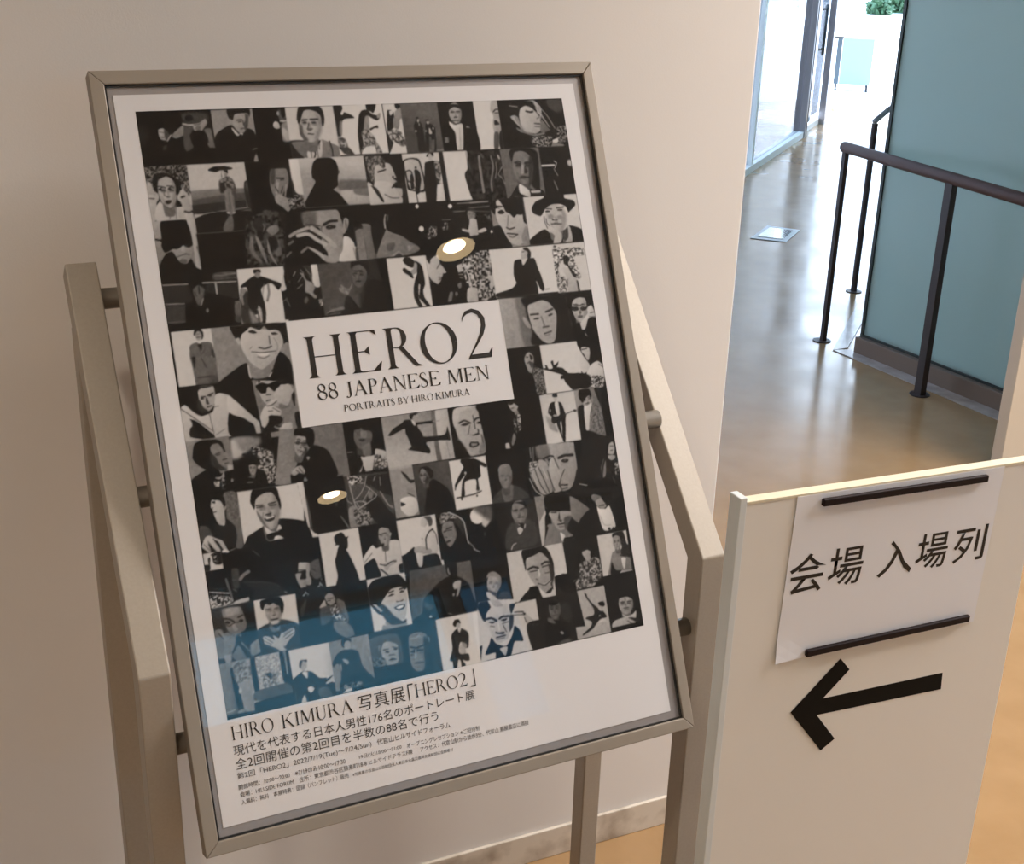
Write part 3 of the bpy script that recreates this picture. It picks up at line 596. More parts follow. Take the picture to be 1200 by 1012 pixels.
COLLAGE = """
T .3 221 198 1092 202 1074 841 211 831
P 1 67 194 435 285 346 342 486 247 597 176 549
P 6.5 16 456 398 515 383 558 436 564 506 524 545 460 525 446 467
P 2.5 16 518 400 567 448 568 517 527 541 510 492
L 3.5 11 461 442 510 455
L 2.5 9 469 502 501 511
P 0 16 447 386 472 370 527 377 577 425 570 471 543 424 501 399 449 409
L 7.5 14 535 551 566 506 588 481
P 1.6 23 466 629 505 596 522 631 483 664
P 2.2 46 741 245 882 225 1018 241 1042 312 931 355 770 350
P .5 23 784 263 843 253 869 307 819 334 776 315
P 5.2 16 610 467 733 372 746 396 733 483 646 526 598 507
L 7.8 18 741 355 801 372 859 370
L 6 12 860 365 931 355 1007 311
P 6 21 852 378 929 367 1007 311 1025 358 973 421 939 449 860 437
P 4 16 904 378 947 402 918 436 874 423
P 2.6 21 754 384 850 393 825 480 832 620 766 676 722 662 721 523
P 4 21 977 433 1054 423 1065 535 1071 664 1023 657 1000 545
P .3 9 808 479 906 438 983 468 1006 545 974 637 884 657 821 620 805 537
P .3 9 719 755 764 687 888 634 1003 638 1090 677 1082 841 709 824
P 4 14 987 603 1010 592 1032 639 1017 656
T 5.6 1092 202 1592 206 1574 839 1074 841
P .4 9 1098 513 1275 395 1378 416 1482 432 1568 494 1584 851 1064 840
P 6 12 1324 308 1368 251 1476 248 1512 278 1502 385 1451 478 1389 494 1331 415 1315 367
P .5 9 1287 201 1542 203 1532 303 1510 254 1366 262 1333 326 1297 331 1276 272
P 6 9 1292 319 1320 332 1319 379 1297 367
P 2.5 14 1485 266 1522 290 1496 420 1459 466 1454 383 1479 337
L 1.5 12 1379 336 1439 329
L 1.5 11 1393 358 1429 353
L 2 12 1448 348 1450 395
L 2 12 1409 441 1446 436
P 8 7 1306 420 1381 511 1355 524 1330 497 1303 438
P 8 7 1383 499 1425 495 1421 518 1385 521
P .3 7 1381 511 1411 506 1411 548 1387 547
L 5 10 1513 694 1563 682
P 5.6 10 1508 836 1547 743 1562 839
T .3 1592 207 2082 198 2058 812 1564 821
P 5 24 1915 398 1992 376 2031 438 2067 523 2072 608 1905 614 1898 469
P 7 27 1920 446 1973 496 1982 592 1931 602 1902 517
P 7.5 12 1808 394 1835 365 1869 378 1883 409 1882 451 1833 455 1806 430
P 3 24 1879 241 1918 224 1922 278 1940 315 1983 280 2023 221 2021 269 1961 339 1898 349 1877 289
P 7 10 1870 259 1896 247 1895 295 1874 289
P 6.5 10 1973 303 2017 257 1990 310
P 6.5 12 1898 352 1996 350 2005 371 1942 381 1895 373
P .3 10 1960 267 1983 280 1951 327 1928 314
P 5 9 1468 823 1510 729 1528 819
T 8.2 2082 198 2581 196 2580 828 1877 828
P 7.6 7 1907 638 1928 626 2092 599 2100 621 1920 830 1889 829
P .8 10 1940 627 2004 605 2151 611 2216 674 2188 769 2117 827 1921 824
P 4 19 2001 629 2150 623 2203 673 2180 817 2119 815 2036 715
P 4.5 15 2376 607 2493 660 2586 712 2577 828 2329 824 2340 678
L 1.2 17 2472 635 2492 745 2486 824
P 8 10 2185 709 2251 687 2347 630 2380 619 2341 824 2178 829
L 1 17 2257 724 2274 773 2253 826
L 2.5 9 2301 725 2304 823
L 2.5 9 2223 746 2223 825
L 3 9 2343 654 2332 727
P .8 12 2153 599 2248 626 2362 618 2313 689 2233 723 2189 685
F 2265 427 148 207 6 7 -.12 nL
P .7 7 2105 343 2129 248 2168 194 2392 194 2445 256 2452 354 2428 438 2410 438 2408 328 2367 272 2285 240 2209 250 2175 309 2137 393 2121 416
P 3 19 2123 404 2162 430 2165 527 2213 613 2153 599 2116 525
L 1 17 2173 360 2232 357
L 1 20 2272 358 2364 357
E 1.5 7 2198 394 27 12 1
E 1.5 7 2312 398 29 12 1
L 2 15 2226 468 2246 408
L 1.2 12 2217 474 2282 476
L 1.5 15 2219 534 2287 540
T 8.6 2581 196 3212 184 3216 799 2580 828
P .8 7 2583 196 2688 199 2700 239 2665 299 2688 318 2713 282 2742 295 2802 321 2832 359 2731 365 2691 376 2656 433 2635 567 2589 578 2589 419
P 4.5 20 2635 408 2668 397 2641 568 2613 542
P 5 10 2589 578 2678 612 2699 717 2658 740 2586 712
P 2 10 2586 712 2699 717 2742 768 2777 830 2709 815 2636 794 2594 737
N 2 7 25 2587 590 2665 617 2687 716 2588 700
P .6 8 3009 191 3131 194 3122 250 3087 305 3058 285 3009 265
P .7 8 2875 416 2896 330 2944 270 3009 265 3078 323 3153 338 3160 375 3117 399 3046 359 3016 346 2988 555 2971 579 2894 577 2848 563
P 5.5 20 2969 357 3022 346 2988 555 2924 553
N 2 7 20 2904 515 2994 518 3066 632 3026 717 2904 676
P .8 8 2848 563 2894 577 2900 700 2842 821
P 4 13 2846 796 2922 726 3039 718 3062 818 3120 820 3122 771 3062 657 2968 678 2900 700
N 2 6 20 2846 796 2922 726 3039 718 3062 818 3120 820 3122 771 3062 657 2968 678 2900 700
P .9 8 3010 500 3079 472 3120 461 3121 498 3075 496 3019 522
P 5.5 10 3127 337 3178 307 3169 363 3134 374
T 8.4 3236 193 3465 197 3449 821 3210 830
P .6 8 3386 197 3458 199 3458 240 3414 270 3385 244
P .8 8 3270 304 3288 273 3355 306 3340 480 3238 539
P 5.5 10 3377 294 3443 252 3467 284 3457 371 3403 414 3354 393
P 8 10 3299 286 3357 294 3309 348
P 5 13 3345 368 3417 408 3386 519 3324 492
N 2 8 20 3230 545 3384 531 3448 621 3445 721 3377 731 3296 666 3232 738
P 1.2 10 3230 545 3261 639 3292 690 3217 824 3206 737
N 1 5 20 3346 680 3458 647 3451 728 3390 738
T 3 3465 197 3954 199 3952 823 3449 821
G 2.4 3.6 3483 572 3721 266
P 5 39 3629 816 3958 792 3951 829 3627 829
P .8 8 3636 414 3659 396 3687 429 3714 505 3712 643 3709 819 3616 816 3618 640 3595 501
E 6.5 8 3663 421 15 25 1
E 1 6 3657 389 21 15 1
P 5.5 10 3663 453 3681 466 3668 503
E 6.5 6 3616 554 11 15 1
P .8 8 3750 493 3770 456 3835 471 3880 523 3872 611 3851 819 3811 817 3813 685 3783 621 3751 815 3711 807
E 6.5 8 3791 446 18 27 1
E .8 7 3786 421 26 12 1
P 7.5 8 3793 520 3811 533 3828 591 3789 598
E 6 7 3852 528 12 15 1
E 6 6 3748 558 12 12 1
P 3.2 8 3813 685 3848 674 3818 818 3777 816
T .5 3954 199 4470 202 4450 818 3952 823
P .3 10 3961 526 4094 467 4233 458 4397 553 4435 823 3952 823
F 4182 348 90 134 5 6.5 0 nb
P .6 11 4099 314 4118 238 4189 225 4268 249 4272 344 4260 293 4182 265 4123 289
L 1.5 13 4124 328 4172 329
L 1.5 13 4200 325 4248 326
L 1.5 13 4160 399 4201 397
L 2.5 16 4140 436 4215 438
L 1.5 13 4089 371 4114 429 4160 481 4216 477
P 8 8 4083 447 4151 494 4243 478 4263 523 4215 827 4136 827 4141 595 4087 504
L 6 8 4213 534 4182 801
P 5.5 11 4320 512 4358 532 4350 541 4303 531
N 1 5 16 3987 653 4048 656 4031 718 3984 717
T 8.4 4446 195 4829 189 4750 823 4453 831
P 6.3 11 4714 199 4799 204 4877 245 4873 348 4835 490 4824 554 4742 623 4687 614 4683 511 4709 396 4678 330 4691 253
P .6 16 4799 204 4997 209 4863 828 4736 823 4755 630 4836 529 4850 361 4846 257
L 1 16 4718 344 4759 313 4828 321
L 1.5 13 4737 358 4815 360
P .8 11 4713 460 4742 455 4772 488 4774 514 4710 518
L 6.5 9 4695 524 4780 520
P 2.5 16 4685 621 4749 623 4715 822 4652 819
P .3 11 4299 511 4416 554 4457 645 4453 831 4246 822
P 6 13 4325 519 4449 523 4444 555 4403 551
T .3 4908 189 5746 195 5727 842 4856 828
P 2 42 5519 208 5740 214 5749 333 5636 383 5518 301
F 5234 423 158 217 24 7 .1 n
P 7 11 5087 354 5129 277 5205 253 5297 308 5352 414 5373 507 5355 611 5267 654 5145 604 5089 511 5074 432
P .4 11 4952 221 5140 212 5311 230 5344 375 5269 307 5186 279 5108 316 5071 406 5052 393 4950 403 4950 273
P 5.5 14 4948 415 5008 398 5059 432 5082 550 5042 535 4981 468
L 7.5 11 4988 430 5032 509 5079 569
L .8 25 5189 351 5244 365 5281 360
L 2 17 5283 517 5362 526
L 3.5 17 5284 556 5348 565
L 3 11 5331 453 5355 441
L 4.5 27 5021 574 5098 629 5235 673 5399 652
P .3 14 5012 626 5206 672 5288 701 5264 844 4863 828
L 6 12 5309 243 5388 376 5487 563
L 6 12 5362 270 5483 418 5571 592
L 7.5 8 5326 309 5430 469 5500 577
P 3.6 11 5387 468 5483 589 5493 616 5357 638
P 8 8 5507 748 5577 724 5645 674 5609 752 5533 808 5506 794
P 4.5 17 5391 783 5480 773 5652 806 5647 833 5383 829
N 0 6 19 5202 698 5494 695 5471 826 5239 817
N 0 5 19 5602 580 5752 572 5735 757 5598 778
L 7 11 4958 273 5069 289
E 7.5 14 5734 584 14 26 1
T .5 211 831 712 838 711 1696 216 1605
N 0 5 18 232 837 712 842 689 1172 219 1146
P 6.8 9 228 1124 327 1141 344 1211 307 1266 272 1459 200 1455
P 7.5 9 295 1311 355 1246 412 1318 535 1325 603 1329 601 1491 276 1471
L 4 9 440 1354 429 1463
L 4 9 518 1324 502 1468
F 449 1147 112 179 2 6.8 0 n
L 1.2 11 343 1072 393 1075
L 1.2 11 450 1072 511 1075
E 1 7 370 1108 20 13 3
E 1 7 477 1108 22 13 3
L 3 11 412 1111 408 1180 442 1193
P 1 7 405 1254 475 1241 464 1275 428 1287
P 6.8 9 220 997 243 1102 282 1138 256 1160 214 1146
P 6.8 9 566 1165 612 1121 663 1054 635 1122 673 1171 694 1219 705 1335 691 1387 609 1364 578 1270 549 1234
P 6.8 9 604 1399 700 1405 715 1638 707 1987 695 2067 653 2040 645 1796 645 1575
P 7.4 9 698 1161 713 1208 708 1312 684 1288
L 1 14 606 1382 661 1397 711 1371
E 1 9 615 1208 31 13 -16
L 1 11 238 1205 287 1213
L 3 9 340 1233 402 1306 454 1338 527 1307
P .4 9 298 990 342 923 476 929 569 992 616 1052 576 1166 541 1175 549 1083 522 1001 460 963 365 993 340 1084 341 1153 292 1104
P 6.6 9 245 1010 275 1035 301 1116 309 1174 241 1147 226 1101
T 6.8 712 838 1382 845 1396 1601 711 1696
G 7 4 936 1068 943 1396
G 7.6 7.2 798 1108 794 1131
P 4.2 21 711 1150 1359 1149 1375 1233 701 1289
P 2.6 21 706 1254 1392 1198 1396 1329 711 1336
P 1.2 16 708 1318 1460 1297 1450 1439 704 1417
L 6 10 713 1435 1101 1400 1448 1373
L 5 8 709 1458 1096 1429 1444 1403
L 4 7 1062 1421 1440 1426
P .5 9 719 1470 1436 1450 1453 2103 690 2101
P 3.6 21 1114 1465 1155 1468 1141 1632 1029 1636 1040 1566
E 5.5 9 965 1707 16 32 3
P 3 14 955 1736 1009 1764 981 1867
L 1.5 12 1307 1477 1301 1630
L 4 9 1356 1090 1345 1385
P 1.2 9 1352 1078 1508 1074 1538 1337 1358 1380
P 2.6 28 1362 1090 1470 1084 1481 1167 1382 1186
P .5 6 955 905 1036 874 1152 877 1237 901 1222 918 1099 922 1037 942 958 923
L 2 6 1104 924 1097 1006
P 5.5 7 1126 931 1173 930 1165 986 1133 1002
P .6 6 1127 928 1151 920 1179 930 1172 963 1143 938
P 2.8 8 1063 1040 1132 1008 1180 998 1230 1060 1237 1166 1196 1199 1103 1194 1056 1192 1048 1097
N 1 5 16 1063 1040 1132 1008 1180 998 1230 1060 1237 1166 1103 1194
P 1 7 1070 1075 1116 1077 1119 1136 1088 1182 1053 1180
P 4.2 8 1114 1165 1196 1170 1195 1435 1090 1429
L 3 7 1150 1197 1139 1420
L 5.5 7 1175 1186 1174 1422
P 2.4 7 1188 1140 1239 1154 1222 1224 1193 1223
E 7 6 1113 1429 18 10 3
E 7 6 1178 1431 16 9 3
T .3 1597 840 1944 829 1953 1469 1599 1471
P 4.6 17 1694 952 1877 942 1896 1057 1865 1176 1807 1232 1736 1372 1673 1237 1657 1105
P 2.2 36 1682 951 1744 942 1717 1108 1669 1106
L .8 17 1751 1050 1835 1057
L 1 14 1795 1076 1832 1076
L 6 17 1747 1086 1731 1157
P .5 10 1859 828 1932 831 1943 951 1928 1047 1906 1070 1895 985 1890 937 1685 927 1683 868
P 5.6 10 1690 1286 1727 1240 1796 1268 1851 1307 1870 1416 1826 1461 1763 1398 1699 1346
L 6 24 1717 1228 1760 1110
L 6 19 1820 1269 1853 1139
L .6 10 1777 1231 1807 1161
L .6 10 1743 1217 1717 1156
N 0 6 17 1853 1295 1944 1336 1927 1443 1858 1415
T 7.6 1938 831 2216 825 2147 1372 1916 1467
P 8.2 10 1943 837 2128 833 2099 1091 2116 1298 2133 1347 1961 1337 1947 1120
P 5.5 24 2095 1079 2179 1059 2168 1204 2099 1248
P 1 10 1904 1082 1939 1095 1954 1228 2042 1293 2112 1322 2131 1359 1963 1482 1817 1473 1879 1236
N 0 5 17 1893 1273 2088 1284 2057 1475 1875 1464
T 7.4 2128 833 2902 830 2901 1437 1972 1422
G 7.8 6 2681 912 2641 1155
P 3.6 50 2519 1125 2647 1119 2951 1146 2960 1246 2514 1234
P 6.8 25 2537 1248 2929 1281 2949 1393 2587 1409
P 4 25 2691 1244 2960 1246 2946 1331 2719 1307
P .4 7 2188 999 2224 892 2290 834 2440 834 2508 880 2530 979 2506 1087 2491 1184 2427 1230 2483 1269 2555 1371 2607 1521 2073 1488 1991 1459 2122 1262 2219 1122 2189 1072
L .8 9 2504 984 2538 1010 2513 1045
T .6 2884 835 3374 833 3379 1443 2861 1456
P 7 10 2927 849 3014 952 3141 933 3208 960 3251 1099 3260 1125 3219 1135 3263 1187 3201 1246 3316 1265 3321 1315 3237 1422 2949 1430 2949 1270 2973 1123 2968 1073
P 7.4 18 2965 1172 3172 1182 3266 1411 2949 1430
P 3.4 13 2902 848 3096 846 3141 933 3109 1006 3057 929 2993 1000 2952 1171 2922 1120 2898 946
N 1.5 5.5 13 2902 848 3096 846 3141 933 3109 1006 3031 928 2993 1000 2952 1171 2922 1120 2898 946
L .8 18 3031 1045 3133 1019
L .8 20 3123 919 3126 982
P .8 8 3203 1109 3230 1105 3218 1138
P .8 10 3177 1245 3244 1180 3298 1214 3295 1232 3229 1235 3193 1252
P 7.2 10 2875 1167 2944 1220 2949 1430 2872 1426
P 7.4 13 2960 1246 3076 1252 3166 1344 3292 1375 3295 1438 3236 1478 2885 1470 2879 1229
P .8 10 2915 1206 2986 1247 3052 1399 3035 1423 2974 1321 2935 1244
L 3 13 3077 1326 3161 1374 3252 1379
P .8 10 3183 1239 3244 1186 3303 1226 3310 1264 3260 1249 3195 1246
P 1 13 3323 1190 3415 1195 3396 1469 3297 1469 3311 1339
T 8 3374 833 3930 834 3934 1462 3378 1449
P .8 6 3380 918 3600 915 3621 1312 3398 1288 3385 1168
P 7 6 3397 932 3583 934 3605 1286 3421 1270
P .8 6 3387 1056 3471 1047 3488 1186 3409 1182
P 6.5 6 3402 1063 3462 1060 3470 1173 3411 1170
P .8 6 3448 1109 3482 1104 3474 1273 3434 1271
P .7 6 3511 1049 3539 1038 3575 1065 3587 1153 3553 1277 3530 1339 3490 1336 3503 1174
E .8 6 3536 1015 15 15 2
L .8 13 3489 1261 3499 1525
L .8 10 3408 1188 3474 1192
P .7 8 3665 969 3715 946 3784 936 3872 978 3875 1041 3784 1264 3733 1488 3611 1494 3629 1181
P .6 6 3725 845 3801 836 3793 886 3757 859 3732 883 3699 882
E 7 8 3751 890 29 48 2
P 4.5 16 3794 962 3836 951 3870 990 3832 1216 3871 1231 3813 1253 3807 1126
N 1 6 16 3794 962 3876 953 3867 1091 3828 1241 3792 1214
P 8 8 3797 1265 3882 1244 3885 1472 3775 1478
P .7 8 3876 833 3930 835 3941 1462 3872 1465
T 8.4 3931 831 4260 832 4219 1236 4257 1468 3934 1462
P .5 11 4258 842 4444 850 4475 1493 4254 1480 4189 1209 4191 1120 4251 1046 4250 931
T .3 4258 836 4748 834 4703 1558 4234 1556
N 0 1.5 40 4257 842 4748 836 4689 1518 4238 1530
L 4.6 35 4419 913 4411 1040 4411 1246 4411 1374
L 4.2 24 4585 920 4599 1049 4536 1252 4531 1368
L 2 24 4518 1071 4507 1173
L 6.5 27 4686 911 4700 950
L 4.4 16 4642 1000 4639 1103 4601 1204
L 6.5 9 4741 1043 4654 1155 4699 1209 4731 1314
L 2.5 26 4261 983 4269 1060
L 3 27 4458 889 4472 928
P 8 8 4176 832 4259 832 4251 957 4194 1133 4190 1362 4095 1357
T 3.6 4748 834 5309 833 5257 1472 4703 1558
P .4 11 4823 1400 4942 1286 5113 1386 5242 1393 5255 1485 4743 1534
F 5016 1087 150 216 6 4.4 0 n
P .4 11 4854 879 4920 830 5148 839 5255 896 5248 1105 5209 1417 5131 1361 5102 1281 5169 1101 5157 957 5056 875 4925 882 4868 1010
P 1.5 27 5131 943 5175 1023 5123 1282 5068 1305
L .8 19 4909 1018 4985 1038
L .8 19 5057 1037 5145 1028
E 1.2 7 4938 1058 22 13 2
E 1.2 7 5092 1065 22 13 2
P 6 14 5003 1055 5032 1056 5021 1160 4977 1164
P 1.4 14 5044 1069 5076 1136 5048 1174 5026 1147
L 1.5 19 4953 1221 5098 1215
P 8 8 4933 1298 5054 1389 5054 1474 4920 1415
P 7 11 5082 1397 5212 1398 5206 1430 5092 1424
T .3 5309 833 5736 836 5727 1485 5270 1486
L 8 25 5260 1077 5472 1079
L 7 14 5481 1024 5513 1051 5480 1116
L 7 10 5463 1128 5506 1222
L 7 10 5436 1285 5474 1405
L 3.5 17 5255 1105 5232 1157 5231 1287
E 7 34 5711 1060 41 45 2
T 5.6 226 1468 709 1475 689 2218 214 2181
G 6.6 4.6 230 1479 214 1948
P .3 7 308 1519 337 1475 490 1473 625 1484 650 1541 651 1646 714 1650 708 1684 671 1705 652 1750 465 1783 320 1842 288 1759 295 1713 231 1692 234 1672 300 1679
P 5.6 11 402 1825 510 1786 643 1773 643 1807 590 1931 536 1985 470 1968 434 1908
P .3 7 405 1802 422 1768 528 1741 558 1767 643 1738 643 1773 598 1804 555 1789 536 1765 510 1786 460 1812
L 3 14 446 1903 541 1875 586 1884
P 3.4 14 461 1956 500 1924 543 1939 549 1974 502 1985
P 6.5 11 521 1787 542 1800 557 1848 522 1857 503 1832
P .3 9 317 1864 400 1836 444 1920 481 1975 547 1988 601 1932 651 2052 695 2067 671 2222 217 2184 227 2007
P 6.8 9 615 1475 705 1481 712 1661 718 1918 704 2044 672 2065 645 2017 645 1796 640 1610
L 1 9 690 1799 704 1917
T .3 653 2040 704 2079 1109 2100 1097 2252 672 2216
P 3 16 842 2125 1093 2128 1090 2222 833 2218
L 5 10 843 2155 1084 2145
L 1 19 852 2173 1085 2174
L 4 10 672 2216 1088 2233
T .6 1554 1421 1800 1472 1688 2098 1246 2087 1258 1557
N 0 2.5 35 1347 1444 1704 1466 1688 2098 1246 2087
P 4.6 12 1528 1663 1596 1614 1667 1619 1682 1679 1601 1734 1547 1694
P 4 14 1326 1727 1358 1753 1348 1894 1414 2005 1430 2054 1384 2039 1307 1926 1296 1843
P 4.8 12 1387 1719 1427 1769 1466 1902 1489 2059 1467 2045 1410 1875
P 5 12 1522 1776 1536 1836 1553 1957 1604 2091 1562 2052 1511 1918
P 3.4 17 1641 1784 1671 1822 1673 1965 1609 1985 1595 1924 1650 1880
P .5 12 1536 1765 1633 1760 1640 1868 1561 1909
E 1.2 12 1454 1593 71 83 3
L 4.5 12 1504 1584 1514 1633 1489 1678
T .4 1794 1471 2598 1469 2710 2116 2091 2117 1692 2110
P 5.6 12 2043 1486 2094 1477 2420 1473 2465 1585 2478 1659 2457 1829 2427 1973 2378 2042 2292 2109 2188 1980 2184 1689 2043 1643 1996 1628
P 3.6 61 1994 1483 2168 1482 2139 1662 1994 1640
P 5.8 10 2500 1600 2535 1584 2561 1616 2543 1688 2484 1776 2462 1756
L 2 11 2523 1613 2514 1710
L .6 32 2241 1650 2322 1613 2410 1612
L 1.6 12 2021 1624 2117 1642 2189 1659
P .8 9 2261 1676 2315 1655 2388 1672 2370 1701 2281 1707
E 4 5 2311 1678 9 7 3
L 3.6 17 2213 1666 2199 1714 2222 1764
L 6.5 61 2086 1682 2175 1749 2283 1853 2335 1917
L 7 48 1901 1760 2027 1745 2137 1831 2249 1911 2283 2011 2319 2099
L 6.4 41 1909 1707 2038 1673
L 5.5 41 1803 1759 1883 1717
L 1.5 11 2058 1704 2169 1784 2256 1863
L 1.5 11 1983 1711 2054 1728
L 6.8 49 2037 1914 2114 1974 2199 2065 2292 2109
P 6 12 2252 1887 2340 1966 2381 2103 2217 2109 2176 2051
L 3.6 29 1776 1853 1830 1821
L 3.6 24 1729 1994 1785 1950
L 4.4 31 1918 1960 2001 1905
P .5 10 1967 1807 2042 1800 2154 1880 2227 1970 2229 2031 2105 1949 2003 1894 1954 1890
P 8 10 2465 1817 2528 1819 2581 1886 2596 1948 2649 1940 2634 2111 2379 2115 2378 2042 2427 1973
L 5 12 2569 1959 2583 2107
P 2.4 15 2594 1961 2657 1965 2646 2111 2583 2107
T 4 2594 1728 2790 1704 2800 2117 2646 2111
G 4.4 4.8 2604 1741 2738 2020
P .5 10 2572 1470 2829 1460 2790 1704 2657 1732 2601 1765 2554 1738 2553 1664
E 2 10 2603 1630 25 34 3
T .4 2598 1469 4469 1461 4478 2071 2723 2111 2726 1700
P 4 10 2641 1707 2834 1701 2844 2114 2626 2116
P .5 13 2834 1701 3008 1669 3018 1768 2862 2005 2838 2077
P 4.4 13 3018 1768 3043 1776 3102 1811 3213 1856 3294 1924 3413 2007 3405 2057 3184 2115 2844 2114
P 5.4 15 3073 2070 3144 2038 3199 2104 2999 2120
P 3 13 3003 1941 3108 1936 3081 2021 3001 2027
P 1.8 10 3066 2113 3139 2065 3185 2109
P 5.2 13 3271 1985 3362 1997 3272 2060
L 6.5 20 3041 1584 3017 1657 3015 1744
L 4 13 3074 1586 3055 1659
E 1 6 3042 1633 10 37 3
E 8.6 6 3474 1502 22 27 3
E 8.6 7 3917 1528 29 27 3
E 8.6 8 3486 1787 34 35 3
N 0 6 13 3600 1770 3693 1776 3674 1888 3548 1917
N 0 6 13 3766 1743 3849 1735 3832 1835 3778 1832
L 5 9 3781 1693 3896 1698
L 5.5 13 4018 1499 4176 1501 4315 1497
L 5 12 3953 1599 4104 1602
P .3 11 4140 1716 4281 1699 4519 1946 4221 2053 4079 1916
F 4191 1655 57 87 5 5 0 nb
P 1.2 11 4138 1601 4152 1557 4209 1548 4250 1595 4237 1633 4200 1605
P 7 8 4156 1742 4249 1723 4240 1901 4188 1923 4153 1882 4116 1854
L 7 34 4044 1837 4142 1869 4233 1901
L 6.5 16 4195 1502 4447 1498
L 4 13 4185 1566 4450 1562
L 3 11 4178 1604 4452 1633
N 0 5 13 4362 1666 4447 1658 4444 1761 4367 1717
P .3 11 4256 1634 4362 1666 4430 1760 4427 1862 4385 1860 4284 1802 4260 1775
P 7.5 8 4245 1863 4348 1832 4369 1871 4296 1892 4255 1889
E 8.5 7 4433 1888 16 20 3
P 7 11 4159 1717 4241 1722 4245 1863 4196 1911 4125 1919
T 3.4 4468 1493 4936 1454 4947 2105 4674 2111 4465 1968
G 4.2 5.2 4490 1571 4486 1763
P 7 11 4529 1676 4573 1499 4962 1469 4943 2001 4892 2049 4798 2094 4690 2061 4633 1979 4594 1874 4541 1767
P 5 19 4927 1844 4943 2001 4861 2060 4844 1994
P .4 9 4472 1429 4936 1454 4958 1664 4946 1819 4907 1790 4908 1700 4868 1684 4823 1694 4775 1730 4727 1675 4675 1646 4646 1567 4591 1474 4559 1498 4560 1575 4597 1603 4542 1600 4515 1675 4460 1582
L .8 21 4547 1568 4630 1579
P .8 8 4563 1640 4623 1618 4659 1658 4614 1675 4573 1666
P .8 8 4819 1681 4872 1658 4918 1687 4865 1703
L 4.6 16 4701 1700 4673 1827
L 1.6 19 4654 1852 4693 1874 4767 1859
L 1.5 19 4648 1929 4724 1940 4794 1952
L 3 16 4664 1962 4717 1985 4778 1963
P 6.5 11 4678 2086 4696 2107 4681 2112
P 5 14 4892 2049 4957 2002 4954 2106 4797 2101
P .3 11 4445 1838 4561 1820 4594 1874 4633 1979 4687 2074 4674 2111 4370 2115 4373 2013
T 8 4953 1481 5739 1470 5732 2109 4947 2105
P .4 11 4951 2040 5097 1946 5204 1914 5316 2027 5403 1954 5495 1934 5562 1885 5730 1949 5739 2109 4954 2106
P 7 8 5438 2088 5481 2012 5533 1883 5570 1925 5570 2097
F 5379 1787 157 184 7 7 -.05 nx
P .4 8 5050 1630 5123 1543 5247 1498 5256 1446 5532 1461 5551 1522 5678 1562 5689 1629 5594 1702 5577 1715 5547 1633 5465 1596 5347 1595 5251 1642 5178 1729 5148 1734 5067 1696
L 1 14 5251 1642 5337 1654
L 1 14 5412 1645 5516 1638
E 1 7 5273 1682 37 13 3
E 1 7 5458 1674 40 13 3
P 1.4 8 5323 1778 5356 1800 5400 1796 5398 1809 5325 1807
L 1.5 14 5303 1849 5449 1858
P 7.4 11 5171 1729 5233 1746 5265 1813 5334 1923 5427 1982 5400 2098 5289 2104 5321 2001 5219 1915 5160 1833
L 2 11 5212 1745 5208 1810 5235 1903
L 2 11 5236 1772 5239 1838 5271 1866
P 2 17 5442 1983 5528 1909 5520 2041 5453 2089
T .4 223 2064 840 2090 1089 2216 1077 2744 257 2753 226 2661
P 1.2 7 220 2224 520 2227 533 2436 223 2425
P 1.2 7 691 2229 1083 2251 1078 2438 843 2371 709 2336
P 1.8 9 225 2449 450 2458 441 2659 223 2649
P .3 9 521 2215 580 2208 725 2232 706 2359 777 2493 983 2594 969 2757 465 2730 460 2464 555 2438
L 6 14 226 2213 520 2224
L 7 14 692 2224 1085 2241
L 6.5 21 839 2230 838 2364
L 6 11 222 2433 446 2447
L 3.5 9 228 2647 419 2654
P 2.4 19 834 2125 1090 2134 1091 2204 833 2206
L 4.4 12 841 2154 1085 2163
P 3.2 27 565 2300 631 2248 703 2300 679 2380 648 2435 605 2489 582 2417
L .6 14 639 2271 634 2341
L 1 9 584 2325 600 2373
L 6 16 669 2408 635 2480
E 4.6 9 698 2549 18 25 5
P 5 23 1031 2475 1090 2475 1087 2492 1035 2487
P 3.4 9 1027 2498 1097 2499 1093 2640 1012 2632
P 2.4 12 1010 2643 1092 2645 1092 2722 1005 2713
T 8.4 1107 2100 1668 2108 1634 2780 1300 2760 1077 2744
P 1.6 12 1115 2347 1193 2378 1243 2665 1326 2744 1299 2765 1088 2745
P .6 7 1136 2290 1293 2197 1375 2204 1476 2248 1610 2318 1563 2386 1493 2297 1379 2335 1358 2392 1377 2571 1279 2586 1248 2631 1181 2530 1195 2331 1131 2325
P 5 9 1131 2325 1175 2341 1194 2336 1170 2376 1132 2431 1136 2514 1111 2524 1108 2429
E 5 6 1343 2177 35 47 4
P .6 6 1305 2121 1387 2128 1382 2163 1348 2148 1303 2168
E .8 6 1258 2619 28 35 5
P .6 6 1329 2573 1377 2571 1376 2654 1354 2759 1323 2762 1327 2662
P 2.6 6 1281 2574 1294 2647 1298 2730 1275 2728
P 6.5 6 1290 2558 1313 2560 1327 2626 1314 2743 1296 2742 1305 2648
L 5 19 1448 2352 1449 2424 1412 2503
P 5 47 1184 2589 1243 2665 1279 2740 1195 2744
L 4.5 24 1451 2303 1446 2410 1414 2502
L 5 12 1404 2299 1366 2427
T .5 1681 2114 2085 2118 2083 2749 1592 2750 1600 2393
P 8.2 7 1626 2115 1678 2117 1653 2249 1658 2333 1662 2387 1600 2393
P 8.2 7 2004 2121 2088 2118 2080 2381 2017 2387 1994 2301
P 1.6 14 1899 2125 1996 2132 2000 2265 1961 2274 1938 2188
